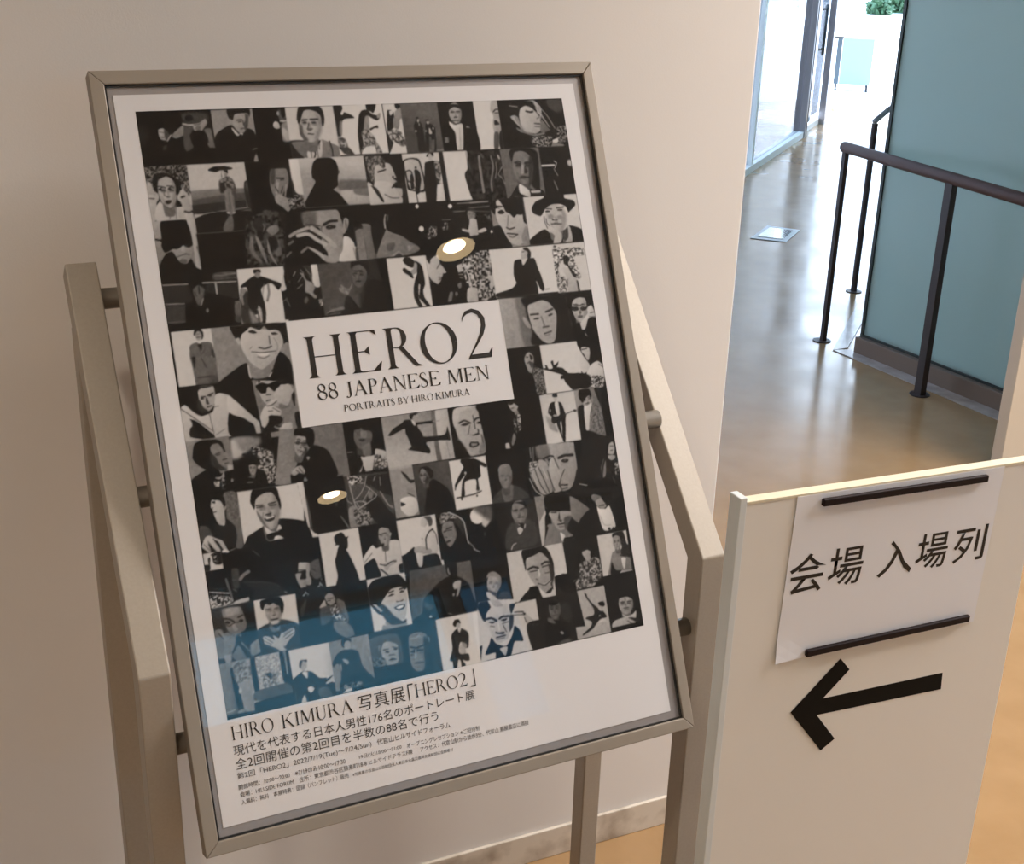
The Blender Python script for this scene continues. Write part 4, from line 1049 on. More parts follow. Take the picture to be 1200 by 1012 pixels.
P 5.6 12 1849 2205 1896 2221 1921 2295 1988 2337 2015 2399 1981 2456 2023 2508 1994 2530 1931 2464 1886 2436 1905 2318 1880 2243
L 6 12 1771 2234 1803 2189
L 5.5 10 1867 2170 1896 2221 1820 2310
L 5.5 10 1795 2392 1863 2350
L 6 8 1940 2176 1979 2239
L 5 8 1975 2263 1999 2349
P 3.6 19 1889 2496 1913 2535 1875 2579 1855 2554
N 0 7 12 2029 2545 2103 2552 2087 2647 2042 2619
L 5.5 8 1603 2525 1656 2500
L 3.5 14 1644 2499 1677 2597
L 4.5 10 1707 2295 1717 2308
T 2.6 2088 2118 2524 2125 2832 2124 2907 2735 2083 2749
P 1.2 62 2650 2135 3022 2151 2922 2761 2550 2751
F 2590 2301 94 146 15 3.6 -.15 n
P .6 12 2499 2160 2524 2125 2715 2130 2727 2214 2713 2299 2674 2222 2619 2169 2541 2175 2498 2208
L .9 15 2556 2243 2632 2243
L 1 12 2507 2270 2527 2302
L 4.8 12 2564 2311 2559 2342
L .9 15 2549 2365 2599 2369
P .6 17 2631 2489 2703 2360 2974 2444 2922 2761 2308 2752 2365 2636 2441 2558 2532 2700 2582 2631
P 1 20 2381 2540 2441 2558 2482 2696 2348 2744 2329 2706
P 4.4 12 2309 2436 2342 2391 2386 2431 2434 2447 2481 2390 2475 2426 2424 2507 2383 2528 2362 2502 2316 2473
L 3 15 2287 2337 2336 2427
L 3 15 2341 2317 2365 2405
L 6 17 2390 2480 2411 2506
P 4.4 10 2100 2721 2182 2680 2311 2661 2345 2683 2304 2703 2177 2710 2125 2723
L .5 10 2124 2729 2214 2713 2303 2709
T 8.4 2964 2125 3489 2121 3484 2756 2965 2758
P .6 6 3178 2154 3223 2120 3280 2137 3331 2191 3300 2257 3261 2254 3196 2205
P .6 6 3332 2184 3399 2221 3424 2310 3424 2473 3383 2557 3388 2645 3450 2757 3403 2759 3326 2658 3316 2639 3354 2492 3336 2478 3314 2651 3349 2760 3297 2756 3255 2646 3263 2522 3301 2413 3341 2329
P 6 10 3322 2202 3359 2218 3334 2328 3271 2348 3251 2309 3297 2275
P .6 6 3159 2270 3187 2257 3262 2322 3285 2387 3264 2394 3230 2357 3166 2308
T .4 3489 2121 3671 2116 4187 2142 4277 2763 3484 2756
P 8.2 10 3487 2152 3534 2169 3485 2428 3509 2443 3454 2451 3494 2291
P 7 10 3524 2193 3643 2120 3664 2241 3686 2268 3732 2360 3683 2369 3670 2406 3646 2429 3650 2442 3609 2489 3581 2493 3511 2430 3486 2340
P 8 6 3490 2153 3525 2168 3487 2416 3483 2315
P .6 10 3489 2121 3643 2120 3554 2170 3524 2231 3497 2191
L 1.5 10 3613 2300 3648 2253 3686 2231
L 1.5 9 3621 2414 3662 2411
L 1.5 9 3617 2439 3651 2436
P 7.2 10 3881 2284 3973 2265 3971 2354 3893 2373 3886 2335
L 5.5 13 3895 2399 3950 2403
L 5 13 3903 2437 3942 2447
P 4 13 3854 2522 3906 2501 3902 2564 3866 2574
P 4.4 16 3737 2613 3777 2617 3747 2715 3692 2723
E 4 10 3821 2639 21 27 5
N 0 8 24 3961 2252 4189 2129 4322 2165 4249 2760 4124 2762 3958 2759 3988 2584
P 7 13 3988 2584 4124 2596 4126 2749 3958 2759
L 7.5 18 3973 2265 4027 2435 4042 2589
L 6 13 4086 2249 4115 2404 4160 2548
L .5 16 4098 2339 4114 2493
T .4 4379 2156 4417 2018 4376 2669 4281 2737
T .5 4168 2122 4371 2118 4359 2726 4144 2758 4103 2754
N 0 7 24 4168 2122 4371 2118 4359 2726 4117 2755
P 7 11 4319 2466 4364 2444 4364 2572 4293 2618
T 8.4 4371 2118 5257 2121 5242 2758 4345 2725
P .6 8 4350 2693 4584 2643 4666 2579 4650 2468 4686 2296 4789 2278 4805 2351 4875 2278 4976 2279 5010 2419 5037 2512 5060 2671 5031 2714 4994 2678 4955 2571 4929 2763 4358 2732
P 6.8 8 4808 2169 4857 2134 4907 2177 4890 2273 4803 2279 4790 2233
P .6 8 4835 2132 4900 2131 4940 2192 4929 2256 4889 2279 4882 2240 4898 2189 4852 2160
P 7.8 8 4795 2285 4875 2278 4804 2357
P 6.5 10 5065 2684 5131 2683 5121 2702 5062 2703
L 1.5 8 4820 2183 4848 2183
T 8 5257 2121 5739 2119 5739 2762 5242 2758
N 1 9 22 5269 2138 5386 2186 5411 2293 5295 2455 5364 2736 5243 2752 5244 2411
N 2 9 19 5400 2187 5696 2195 5709 2289 5557 2304 5579 2438 5625 2600 5512 2564 5405 2332
P .8 8 5397 2292 5458 2277 5486 2331 5456 2375 5474 2442 5546 2541 5525 2578 5487 2536 5447 2427 5396 2384
P 7 11 5357 2433 5443 2453 5497 2563 5562 2621 5553 2759 5391 2752 5413 2622
P .8 7 5540 2619 5559 2634 5568 2754 5545 2759
N 2 8 19 5269 2518 5418 2596 5359 2762 5243 2752
L .8 11 5512 2221 5578 2186 5600 2228
L 1 14 5566 2252 5684 2260
T 8.2 259 2753 715 2761 704 3627 229 3592
P .6 6 499 2803 517 2759 575 2755 610 2791 608 2837 584 2881 580 2835 547 2785 507 2827
E 6 7 551 2831 36 55 5
L 1.5 7 532 2847 572 2845
L 2 7 537 2813 560 2813
P 3.4 7 438 2936 518 2904 549 2924 597 2906 686 2927 704 3033 710 3220 679 3496 524 3524 459 3505 437 3352 430 3178 419 3061
P .8 6 524 2933 576 2933 559 3006
P 1.6 11 674 3007 704 3033 721 3222 691 3416 680 3264 664 3145
P 8 6 665 3064 679 3124 687 3183 672 3170
L 2 7 538 2993 550 3063 534 3131
L 2 7 594 2929 609 2977 565 3042
P 3.6 7 459 3073 696 3099 716 3194 706 3333 678 3365 605 3310 581 3319 536 3383 456 3385 480 3307 442 3257 445 3164
L 1.4 11 467 3311 605 3310 686 3313
P 2.6 7 604 3321 698 3309 697 3390 603 3397
L 1 7 543 3083 587 3203
P 5.5 6 433 3094 453 3108 461 3166 445 3164
P .9 7 436 3071 481 3076 454 3212 445 3164
T 5 715 2761 956 2761 1725 2783 1663 3817 704 3627
G 5.4 4.8 687 3148 1027 2833
P .4 9 717 3388 743 3367 1050 3203 1066 3405 1142 3296 1345 3295 1469 3118 1593 3251 1574 3523 1605 3789 1040 3719 652 3659
G 5.4 5.2 876 2517 888 2518
P 5.2 12 1484 3025 1581 3023 1583 3238 1489 3144
P .4 9 743 3367 1050 3203 1092 3384 1341 3318 1372 3274 1469 3118 1581 3250 1574 3523 1537 3531 1202 3444 1108 3433 1098 3726 661 3672 597 3490
P 7.2 12 1024 2918 1048 2838 1129 2776 1299 2828 1484 2870 1533 2946 1504 3051 1440 3151 1356 3225 1249 3296 1202 3291 1118 3222 1071 3146 1029 3036
P 5 19 1093 3231 1224 3305 1354 3236 1341 3318 1293 3395 1114 3398
L 8.4 16 1070 3240 1071 3335 1081 3383
L 8.4 12 1336 3353 1299 3396
P .5 9 923 2779 961 2724 1136 2729 1598 2762 1607 3014 1571 3010 1532 3030 1529 2970 1506 2884 1463 2850 1368 2847 1328 2795 1274 2837 1229 2821 1162 2791 1122 2822 1056 2863 1032 2907 1013 2952 968 2901
P 7 9 972 2913 1014 2905 1027 2977 991 2979
P .8 7 1131 2841 1180 2828 1234 2863 1197 2871 1151 2860
P .8 7 1398 2885 1446 2884 1479 2905 1441 2913 1407 2904
L 3.4 17 1369 2918 1366 3012
L 1.6 16 1230 3040 1297 3064 1379 3043
P 8.6 6 1185 3100 1254 3113 1342 3123 1308 3148 1248 3148 1204 3125
L 1.2 9 1140 3081 1255 3105 1424 3102
L 4 14 1201 3149 1268 3174 1332 3151
L 5 12 1122 3046 1149 3025
L 5.6 17 1424 2947 1457 3046 1418 3137
T .4 222 3392 684 3400 746 3373 788 3996 735 4036 219 4036
T .4 222 3392 465 3398 671 3405 1207 4034 1069 4081 746 4043 213 4035
P 6.6 11 457 3455 622 3422 641 3523 610 3647 556 3699 520 3711 460 3652 450 3570
P 1.4 20 430 3556 460 3582 483 3655 532 3707 461 3721 414 3658
L .9 14 478 3538 524 3538
L .9 14 554 3530 615 3508
E 1 6 576 3532 25 10 6
E 1 6 488 3557 20 10 6
P 1.5 11 527 3556 544 3558 556 3629 523 3619
L 1.6 14 528 3660 581 3650
P 2 11 476 3405 602 3408 622 3428 493 3442
P 7.4 9 640 3535 711 3520 788 3553 868 3633 1040 3736 1097 3826 1099 3967 1104 4044 1047 4031 1033 3935 971 3880 776 3773 742 3920 754 4027 575 4026 557 3989 380 3804 231 3738 219 3668 237 3624 285 3607 353 3685 445 3754 588 3714
P 7.2 9 219 3668 324 3796 323 3877 299 3885 290 3976 458 4034 231 4032 223 3829
P .6 9 299 3885 325 3866 407 3923 559 3978 505 4028 460 4022 342 3972 290 3976
P .5 7 763 3783 840 3816 971 3880 1029 3958 1047 4031 760 4028 730 3919
L 2 7 540 3731 561 3966
L 3 11 234 3647 363 3767 553 3942
L 4.6 9 784 3727 847 3770 933 3816
L 2.5 7 607 3670 660 3665
L 4.5 9 580 3992 693 3937
P .4 9 767 3760 909 3825 1049 3984 739 4013
P 7.4 9 788 3553 1040 3736 1097 3826 1104 4044 1047 4031 1017 3886 778 3762
T 4.6 1088 3413 1556 3485 1589 3775 1650 4118 1133 4108
P 4.4 9 1093 3401 1153 3396 1169 3976 1099 3967
P 6.6 9 1129 3476 1173 3422 1262 3385 1403 3407 1465 3468 1517 3522 1519 3665 1468 3754 1358 3764 1211 3710 1165 3622
P 4 14 1362 3740 1464 3706 1488 3780 1378 3790
P .4 9 1177 3399 1275 3381 1380 3399 1527 3463 1542 3369 1583 3493 1548 3787 1489 3471 1331 3405 1198 3413 1181 3447 1156 3455
P .3 6 1122 3481 1203 3455 1271 3481 1371 3457 1595 3489 1590 3524 1417 3504 1395 3567 1328 3576 1277 3517 1252 3526 1231 3582 1172 3581 1133 3524
P 7.4 9 1167 3764 1275 3682 1351 3656 1353 3680 1279 3730 1376 3802 1353 3870 1249 3845 1201 3921 1155 3986 1112 3957 1113 3875
L 1.4 9 1219 3735 1279 3730 1346 3691
L 2 9 1227 3795 1280 3801
L 2 9 1286 3767 1361 3823
L 1.6 12 1222 3676 1265 3669
L 1.6 12 1233 3606 1287 3607
P 7 9 1348 3976 1482 3970 1467 4063 1337 4046
N 0 5 12 1281 3873 1399 3888 1357 4001 1276 3978
P .5 9 1224 3853 1353 3870 1379 3933 1262 3989 1326 4044 1111 4039 1102 3944 1155 3986 1213 3923
P 6.8 9 1379 3536 1529 3506 1530 3649 1464 3760 1353 3699 1317 3623
P 6.4 8 1525 3529 1570 3511 1579 3571 1532 3637
L 2 7 1543 3531 1561 3569
P .3 10 1485 3477 1554 3497 1598 3526 1607 3778 1572 3654 1578 3536 1527 3518
P .5 10 1537 3858 1668 3874 1706 4095 1551 4074
T 6.6 4362 2760 4908 2767 5344 2780 5381 3415 4372 3403
G 6.6 5.6 4402 2812 4719 3035
P 4 54 4624 2755 4821 2773 4803 3381 4644 3390 4621 3026
P .6 41 4751 2766 5746 2775 5748 3453 4799 3406 4787 3223 4747 3038 4741 2908
P 6.4 14 4769 2910 4822 2850 5000 2821 5093 2875 5161 2986 5169 3065 5108 3334 5047 3393 4975 3392 4897 3338 4805 3199 4775 3041
P 6 11 4684 3032 4707 3021 4764 3104 4782 3171 4739 3167 4694 3098
P .5 22 4763 2858 4812 2824 5018 2803 5095 2862 4985 2826 4820 2863
L 1.4 24 4803 3002 4911 3002
L 1.2 25 5023 2986 5122 2959
E 1.4 10 4875 3060 42 12 -4
E 1.4 10 5083 3030 37 13 -14
L 4 22 4948 3044 4973 3151
L 2.4 22 4953 3181 5034 3176
L 2 19 4953 3266 5058 3244
L 4 14 4963 3293 5037 3281
T .4 5341 2792 5739 2772 5751 3440 5408 3431
F 5521 2993 117 171 4 7 0 n
P .4 11 5405 2851 5456 2816 5633 2825 5709 2904 5693 2996 5629 2977 5640 2872 5540 2843 5447 2868 5404 2943
P 1 8 5409 2956 5502 2978 5496 3011 5435 3018 5411 2990
P 1 8 5531 2981 5643 2978 5599 3020 5547 3019
L 1.4 12 5437 2926 5507 2946 5583 2939
L 1.6 11 5524 3020 5516 3065
L 1.6 14 5480 3102 5540 3101
P 7.6 11 5634 2990 5699 2963 5735 3053 5729 3132 5653 3138 5540 3272 5488 3228 5514 3164 5620 3069
L 2 11 5667 3060 5743 3054
L 3 11 5643 3110 5731 3119
P 7 11 5693 3208 5733 3239 5734 3278 5699 3262
P .3 11 5245 3348 5359 3202 5482 3174 5510 3269 5550 3300 5624 3135 5742 3146 5733 3451 5377 3440
P 6 11 5548 3313 5575 3369 5543 3339
T .5 4372 3406 4856 3406 4861 4388 4279 4364
P 5.6 19 4616 3560 4648 3499 4694 3478 4744 3523 4745 3600 4715 3688 4693 3737 4651 3732 4624 3639
P .8 13 4617 3509 4654 3461 4740 3464 4756 3537 4720 3494 4680 3477
P .8 11 4697 3505 4739 3548 4719 3585 4700 3570
L 1 13 4648 3538 4669 3540
L 1.4 11 4649 3616 4671 3612
P 2 13 4674 3593 4740 3626 4701 3686 4680 3645
P 4.6 13 4676 3748 4732 3677 4826 3713 4864 3744 4856 4042 4785 4040 4804 3841 4743 3860
N 1 5 13 4691 3750 4732 3677 4826 3713 4864 3744 4856 4042 4671 4032
P .4 11 4576 3750 4689 3756 4715 3856 4713 4037 4785 4040 4923 4245 4920 4766 4380 4563 4474 3931
L 3.4 11 4752 3809 4756 3913
T 8.2 4864 3408 5402 3409 5399 4041 4856 4042
P .6 7 4892 3669 4919 3678 4940 3726 4999 3720 4984 3640 5016 3624 5020 3683 5051 3673 5092 3645 5077 3689 5058 3713 5142 3736 5218 3810 5377 3828 5504 3869 5575 3890 5506 4028 5341 4034 5237 4035 5189 3977 5152 3933 5132 3879 5089 3874 5096 3835 5127 3826 4977 3763 4868 3724 4850 3703 4899 3709
T .5 5402 3409 5733 3417 5742 4055 5399 4041
P .4 11 5408 3436 5731 3430 5726 3801 5604 3721 5537 3681 5478 3589 5424 3556
P 7.2 8 5455 3507 5479 3496 5565 3519 5566 3598 5540 3661 5511 3658 5491 3603 5453 3560
L .8 11 5460 3521 5535 3522
E 1 7 5509 3624 20 18 6
P .5 11 5580 3520 5632 3565 5634 3725 5549 3695 5540 3661 5573 3599
P 7.8 11 5503 3789 5573 3731 5668 3702 5743 3790 5730 3948 5600 3919 5531 3885 5477 3852
P 5 17 5431 3860 5546 3887 5521 4029 5399 4041
P 7 11 5558 3901 5673 3928 5687 4022 5593 4044 5523 4016
L 1 17 5600 3919 5559 3981 5650 3978
N 1 8 17 5531 3885 5720 3920 5682 4048 5506 4028
L 2 11 5676 3743 5728 3788
P 8 11 5402 3412 5404 3462 5461 3600 5541 3741 5498 3815 5421 3833 5350 3641
P .5 11 5290 3818 5504 3869 5491 4026 5254 4024
P 7 11 5454 3513 5479 3496 5565 3519 5566 3598 5538 3674 5510 3665 5478 3589
L .8 12 5462 3528 5535 3522
T 7.8 4750 4048 5245 4049 5248 4693 4731 4688
G 7.6 8.2 4787 4135 4992 4630
P 5.8 41 4796 4331 4875 4380 4933 4544 4826 4491
P .8 7 4838 4259 4881 4173 4943 4154 5040 4180 5075 4315 5085 4342 5051 4455 5018 4686 4990 4682 4937 4440 4870 4406 4874 4341 4838 4298
P 8 7 4948 4168 4999 4168 5002 4318 4954 4338
E 7 7 4966 4118 25 38 6
P .6 7 4932 4062 4969 4043 5003 4058 4999 4096 4967 4099 4932 4088
P .8 7 4872 4354 4914 4320 4964 4366 5057 4338 5067 4366 4956 4417 4894 4435 4863 4405
L 2 12 5057 4338 5179 4308
E .6 7 5220 4306 26 15 7
P .6 7 4941 4415 5062 4391 5027 4635 5011 4685 4991 4676 4942 4493
P 7.6 7 4985 4434 5005 4423 4989 4604 4983 4551
E 6.5 7 4926 4334 28 15 7
E 6.5 7 4865 4262 11 23 7
T 5.4 5253 4055 5599 4037 5630 4716 5246 4691
G 5.6 4 5299 4108 5523 4188
P .4 11 5550 4033 5736 4002 5743 4734 5655 4722 5607 4305
P 3.8 11 5482 4249 5590 4316 5624 4466 5664 4670 5659 4696 5546 4654 5392 4594 5405 4437
N 3 4.8 14 5482 4249 5590 4316 5624 4466 5664 4670 5546 4654 5392 4594
P .6 11 5267 4288 5361 4261 5348 4588 5257 4602
F 5424 4195 82 104 -7 6.4 0 n
P .3 11 5306 4109 5341 4034 5472 4050 5495 4132 5479 4183 5458 4134 5391 4172 5353 4220 5316 4176
P 7.8 8 5359 4273 5405 4266 5484 4236 5428 4388 5378 4592 5338 4561
P .5 19 5274 4591 5392 4594 5529 4665 5672 4711 5741 4747 5737 4773 5253 4707
L .8 11 5477 4407 5509 4398
L 1.8 12 5395 4238 5439 4237
L 1 8 5541 4428 5543 4588
T 5 214 4007 724 4041 718 4676 203 4626
G 5.2 4.6 232 4182 699 4131
P 6 9 221 3996 309 3974 429 4013 301 4030 221 4031
P .4 8 284 4178 318 4067 403 4033 573 4044 636 4087 652 4171 631 4192 597 4117 519 4095 503 4197 535 4364 462 4388 397 4367 326 4310 280 4235
P 4.6 11 492 4126 531 4096 589 4093 635 4169 645 4217 662 4289 668 4325 644 4333 673 4407 645 4397 584 4348 536 4283 502 4208
P 1.5 18 483 4182 541 4249 565 4322 645 4403 575 4404 482 4333
L .8 11 541 4214 596 4198
L .8 9 551 4227 592 4221
P 1 7 637 4157 661 4184 646 4205
L 1 11 616 4288 663 4283
L 1.6 14 633 4331 673 4331
P 6.6 9 663 4359 720 4367 711 4424 656 4405
P .4 9 227 4469 395 4378 533 4375 570 4438 630 4424 757 4431 741 4679 557 4669 230 4630
P 6 8 495 4474 564 4473 607 4421 601 4495 525 4502
N 0 7 11 477 4518 544 4528 535 4584 488 4589
N 0 6 11 561 4495 604 4513 592 4628 564 4623
E 5.6 7 687 4537 13 20 8
T .5 724 4041 1214 4039 1214 4681 718 4676
P 7 69 730 4077 839 4057 998 4090 905 4230 801 4297 721 4286
P 5 69 791 4062 1070 4088 1055 4180 859 4223
P .4 9 716 4390 830 4336 847 4303 944 4282 1031 4330 1127 4249 1200 4318 1215 4675 717 4682
N 0 7 14 972 4180 1096 4221 1194 4282 1217 4439 1199 4625 1102 4634 1077 4489 992 4430 1025 4293 969 4274
E .8 6 867 4263 25 16 7
E .8 6 974 4204 16 20 7
E .8 6 775 4345 27 16 8
P .4 7 841 4338 873 4284 967 4285 1030 4341 1042 4413 976 4380 903 4393
F 942 4440 46 69 6 6 0 n
P .4 7 892 4392 909 4359 1000 4378 984 4405 951 4389
L 4.6 9 882 4531 929 4526
L 4.6 12 861 4589 919 4595
T .4 227 4474 586 4672 718 4681 706 5315 244 5317
T .4 222 4542 719 4675 706 5315 707 5385 191 5296
P 3.6 14 562 4680 700 4684 709 5152 671 5018 563 4965 566 4873
N 3 4.2 11 562 4680 700 4684 704 5105 563 4965 566 4873
P 7.2 9 376 4727 474 4725 535 4775 549 4835 539 4973 547 5032 494 5041 453 5005 430 4932 416 4872 412 4825 392 4810
P .4 9 366 4679 458 4682 557 4709 573 4827 564 4884 547 4847 541 4811 516 4749 461 4734 415 4733 388 4833 367 4818
P 6 7 551 4824 575 4816 562 4861 545 4858
P .6 7 419 4745 453 4745 456 4768 427 4764
L 1.6 11 416 4872 452 4866
L 2.6 9 407 4824 420 4815
P .8 11 397 4996 517 5039 548 4986 656 5039 663 5144 608 5275 502 5280 419 5150 403 5032
P 3.6 16 603 5007 713 5048 701 5314 614 5311 645 5188 640 5071
P 2.4 18 236 5005 325 5019 376 5132 289 5175 222 5164
P 7 9 238 5212 283 5139 331 5124 415 5173 468 5205 510 5305 473 5322 421 5209 378 5190 431 5291 426 5325 393 5319 306 5212 327 5297 302 5315 232 5246
L 1 8 310 5190 363 5291
L 1 8 371 5165 435 5269
L 2.4 7 260 5216 316 5295
P 8 7 450 5318 509 5311 526 5354 466 5367
L 6 7 528 5337 601 5320
T 8.2 718 4681 1510 4686 1500 5212 1612 5350 740 5321 712 5316
P .4 9 755 5230 783 5199 960 5123 1000 5095 1172 5063 1450 5138 1512 5285 1487 5520 730 5389
F 1048 4937 146 232 0 6.8 0 no
P .5 8 856 4813 883 4712 937 4668 1171 4691 1201 4808 1210 4904 1189 4960 1178 4875 1154 4801 1115 4747 1033 4741 943 4780 913 4822 893 4913 870 4874
L .8 14 917 4870 988 4875
L .8 14 1059 4874 1144 4864
L .8 12 920 4894 996 4894
L .8 12 1068 4893 1151 4895
P 1.4 7 1005 4989 1042 4983 1078 4978 1076 4995 1009 5002
P 1 7 986 5033 1059 5027 1120 5014 1100 5064 1050 5079 1005 5066
P 8.8 5 1005 5030 1059 5027 1110 5018 1099 5034 1056 5042 1014 5045
P 3.4 14 908 4927 955 5005 1006 5131 1046 5184 983 5127 928 5024
L 4 9 986 4963 969 5031
P 8 7 976 5138 993 5140 1045 5190 1103 5200 1150 5131 1177 5182 1103 5200 1065 5211 993 5217
P .3 7 992 5223 1077 5213 1197 5209 1176 5265 1104 5265 1027 5299 985 5268
P 8.4 7 1004 5295 1064 5293 1081 5261 1130 5257 1173 5288 1186 5320 1012 5320
T .4 718 5317 1506 5284 1537 5815 813 5755
P 8.4 7 675 5362 704 5329 724 5336 714 5380
L 4 9 802 5378 867 5454
T 8 228 5314 450 5323 418 5526 230 5516
P 1 7 280 5381 304 5373 292 5452 275 5449
P 1 7 212 5450 291 5458 281 5519 225 5515
P .6 9 315 5341 393 5319 453 5336 427 5464 359 5464 330 5424 334 5367
N 0 6 11 331 5344 386 5365 384 5445 330 5424
T 4.8 1324 4031 1510 4044 2094 4054 2091 4696 1523 4684 1240 4677 1176 4661
G 5 3.8 1295 4365 2053 4230
P .4 9 1367 4672 1376 4578 1473 4462 1480 4379 1573 4369 1700 4267 1849 4335 1905 4451 1924 4683 1365 4684
F 1564 4236 90 141 21 6.2 -.1 n
P .4 10 1487 4106 1515 4045 1662 4046 1728 4091 1733 4175 1698 4278 1648 4283 1620 4232 1619 4160 1538 4131 1497 4126
L .8 14 1489 4208 1536 4220
L .8 14 1554 4223 1620 4232
L .9 11 1499 4225 1528 4234
L .9 11 1562 4248 1610 4252
P 1.6 12 1572 4261 1622 4292 1601 4349 1537 4369 1589 4311
L 1.6 12 1525 4326 1568 4326
P 6.4 7 1600 4396 1635 4401 1611 4440
P 6.2 9 1393 4545 1456 4495 1518 4486 1555 4557 1538 4590 1480 4570 1428 4592 1394 4581
L 1.4 8 1450 4530 1501 4591
L 1.4 8 1490 4512 1533 4584
P 4.6 10 1519 4671 1544 4627 1572 4685
T .4 1523 4684 1918 4682 2007 4671 2007 5288 1441 5195
T .4 2100 4055 2590 4055 2578 4675 2095 4672
F 2314 4253 112 144 9 3.6 0 n
P 3.4 17 2239 4170 2438 4197 2425 4317 2361 4357 2278 4322 2252 4245
P 4.6 17 2301 4179 2386 4202 2362 4272 2300 4264
P .4 10 2240 4085 2454 4101 2457 4236 2426 4195 2340 4172 2319 4144 2239 4170
P 1.2 15 2273 4272 2348 4282 2331 4310 2281 4304
P 3 17 2241 4159 2304 4161 2291 4238 2246 4208
P 4 15 2309 4362 2402 4339 2400 4472 2336 4512 2294 4458
P 7.4 9 2257 4489 2300 4495 2416 4493 2433 4502 2371 4688 2284 4675 2271 4600 2234 4668 2216 4665 2274 4577
P 7 10 2459 4420 2586 4474 2575 4620 2481 4643 2402 4656 2440 4503
N 1 7 15 2448 4491 2574 4546 2569 4656 2412 4670
L 4.6 12 2092 4415 2161 4417
P .5 9 2271 4600 2290 4676 2245 4682
T 6.4 2587 4053 3464 4049 3468 4671 2581 4680
G 5.4 7 2902 4071 2813 4615
P 3.6 8 3239 4070 3294 4065 3293 4671 3226 4674
P 7 8 3296 4065 3464 4052 3454 4675 3293 4671
L 5 8 3379 4320 3400 4674
P .6 8 2850 4151 2881 4124 2959 4128 2987 4193 3030 4174 3242 4177 3237 4207 3038 4206 3085 4318 3105 4358 3370 4369 3426 4276 3441 4391 3438 4447 3359 4436 3120 4429 3157 4527 3136 4574 3010 4531 2873 4488 2918 4457 2895 4355 2869 4277 2864 4227 2671 4293 2640 4283 2723 4208 2808 4170
P 8 6 2972 4129 3017 4172 3011 4209 2987 4193
P 6 6 2999 4083 3049 4059 3070 4092 3040 4151 3007 4153 2986 4119
P .5 6 2956 4065 3037 4053 3068 4067 3005 4084 2986 4119 2960 4122
P 6 6 2596 4314 2646 4284 2680 4313 2676 4337 2638 4332
L 5.5 10 3240 4189 3333 4189
T 6.4 2581 4680 2894 4676 2882 4909 2587 4804
T .5 3464 4049 4109 4046 3873 4702 3468 4671
P 6.4 10 3539 4089 3612 4054 3843 4064 3940 4140 3961 4346 3904 4516 3879 4665 3739 4683 3672 4674 3590 4511 3547 4443 3528 4314 3525 4251 3509 4186
P 4.6 26 3900 4135 3954 4307 3884 4640 3798 4654 3898 4389
P 7.2 13 3532 4088 3639 4058 3843 4064 3771 4081 3627 4126 3565 4256 3528 4314 3507 4236
P .8 13 3841 4077 3922 4087 3932 4190 3859 4130
L .9 21 3592 4254 3664 4231 3739 4273
L .9 21 3789 4260 3829 4227 3912 4225
P .8 8 3608 4281 3672 4264 3724 4283 3666 4301
P .9 8 3820 4283 3878 4265 3914 4295 3858 4301
L 1.6 13 3788 4184 3791 4248 3795 4349
P 1 8 3711 4402 3741 4425 3827 4404 3836 4431 3753 4435
P 1.6 10 3822 4353 3844 4381 3825 4417
P 1 10 3681 4537 3713 4509 3807 4522 3814 4561 3742 4583 3689 4569
P 5 8 3710 4528 3790 4539 3773 4562 3718 4561
L 2 10 3727 4303 3689 4411
L 2 12 3863 4435 3873 4537
L 4 13 3532 4453 3570 4471 3642 4607
P .4 10 3464 4052 3537 4058 3509 4186 3507 4437 3565 4495 3645 4670 3468 4671
T .4 4054 4040 4377 4041 4442 4821 4011 4709
T .4 3859 4040 4367 4045 4745 4039 4749 4688 3908 4649
P 6.2 13 4292 4113 4338 4086 4393 4100 4428 4143 4405 4191 4408 4256 4371 4225 4334 4195 4306 4153
P .4 11 4298 4075 4384 4066 4432 4117 4421 4142 4365 4096 4320 4110
P .4 8 4307 4108 4365 4096 4355 4114 4319 4119
L 1.5 11 4333 4163 4361 4160
P 4.6 11 4362 4199 4417 4206 4415 4257 4367 4251
N 0 7 11 4388 4253 4436 4259 4427 4438 4383 4445
N 0 6 11 4331 4297 4363 4314 4354 4493 4331 4464
P 4.4 11 4308 4474 4331 4541 4273 4636 4259 4596
P 6.8 11 4174 4597 4223 4597 4229 4649 4244 4683 4173 4686
L 1.4 11 4515 3883 4503 4036
L 3 9 4816 3879 4847 4039
T .6 4385 4684 4750 4682 5133 4702 5124 5434 4440 5400
P .7 13 4499 4678 4727 4684 4565 4791 4488 4909
L 4 21 4503 4692 4496 4819
L 5 12 4546 4691 4520 4887
P 6 16 4613 4681 4743 4673 5117 4704 5129 4804 5140 4911 5115 5051 5060 5200 4985 5293 4866 5308 4852 5221 4859 5092 4807 4890 4643 4840
P 4 54 4584 4683 4755 4687 4755 4856 4598 4847
P 5.6 11 5142 4898 5195 4846 5219 4882 5182 5008 5127 5072 5111 5037
L 1.6 12 5183 4877 5168 5006
L .8 35 4882 4881 4972 4861 5088 4871
P .8 8 4910 4924 4950 4903 5021 4920 5001 4950 4943 4948
E 4 5 4968 4922 11 7 8
L .9 24 4667 4863 4758 4837 4814 4851
L 1 19 4817 4878 4839 4959 4858 5014
P 6 11 4818 4826 4856 4818 4878 4860 4838 4881
P 6.4 14 4749 4894 4810 4877 4858 5014 4927 5037 4898 5124 4823 5217 4853 5299 4749 5310 4724 5202 4704 5069
P 6 13 4543 4917 4610 4862 4714 4928 4730 5255 4707 5303 4576 5309 4458 5085 4453 4942
L 1.4 12 4579 4960 4635 5137 4679 5299
L 1.4 12 4521 4965 4570 5179 4635 5305
L 1.4 12 4699 5017 4729 5177 4754 5284
L 1.4 12 4457 5007 4500 5168 4551 5292
L 8 11 4430 5081 4487 5244 4574 5324
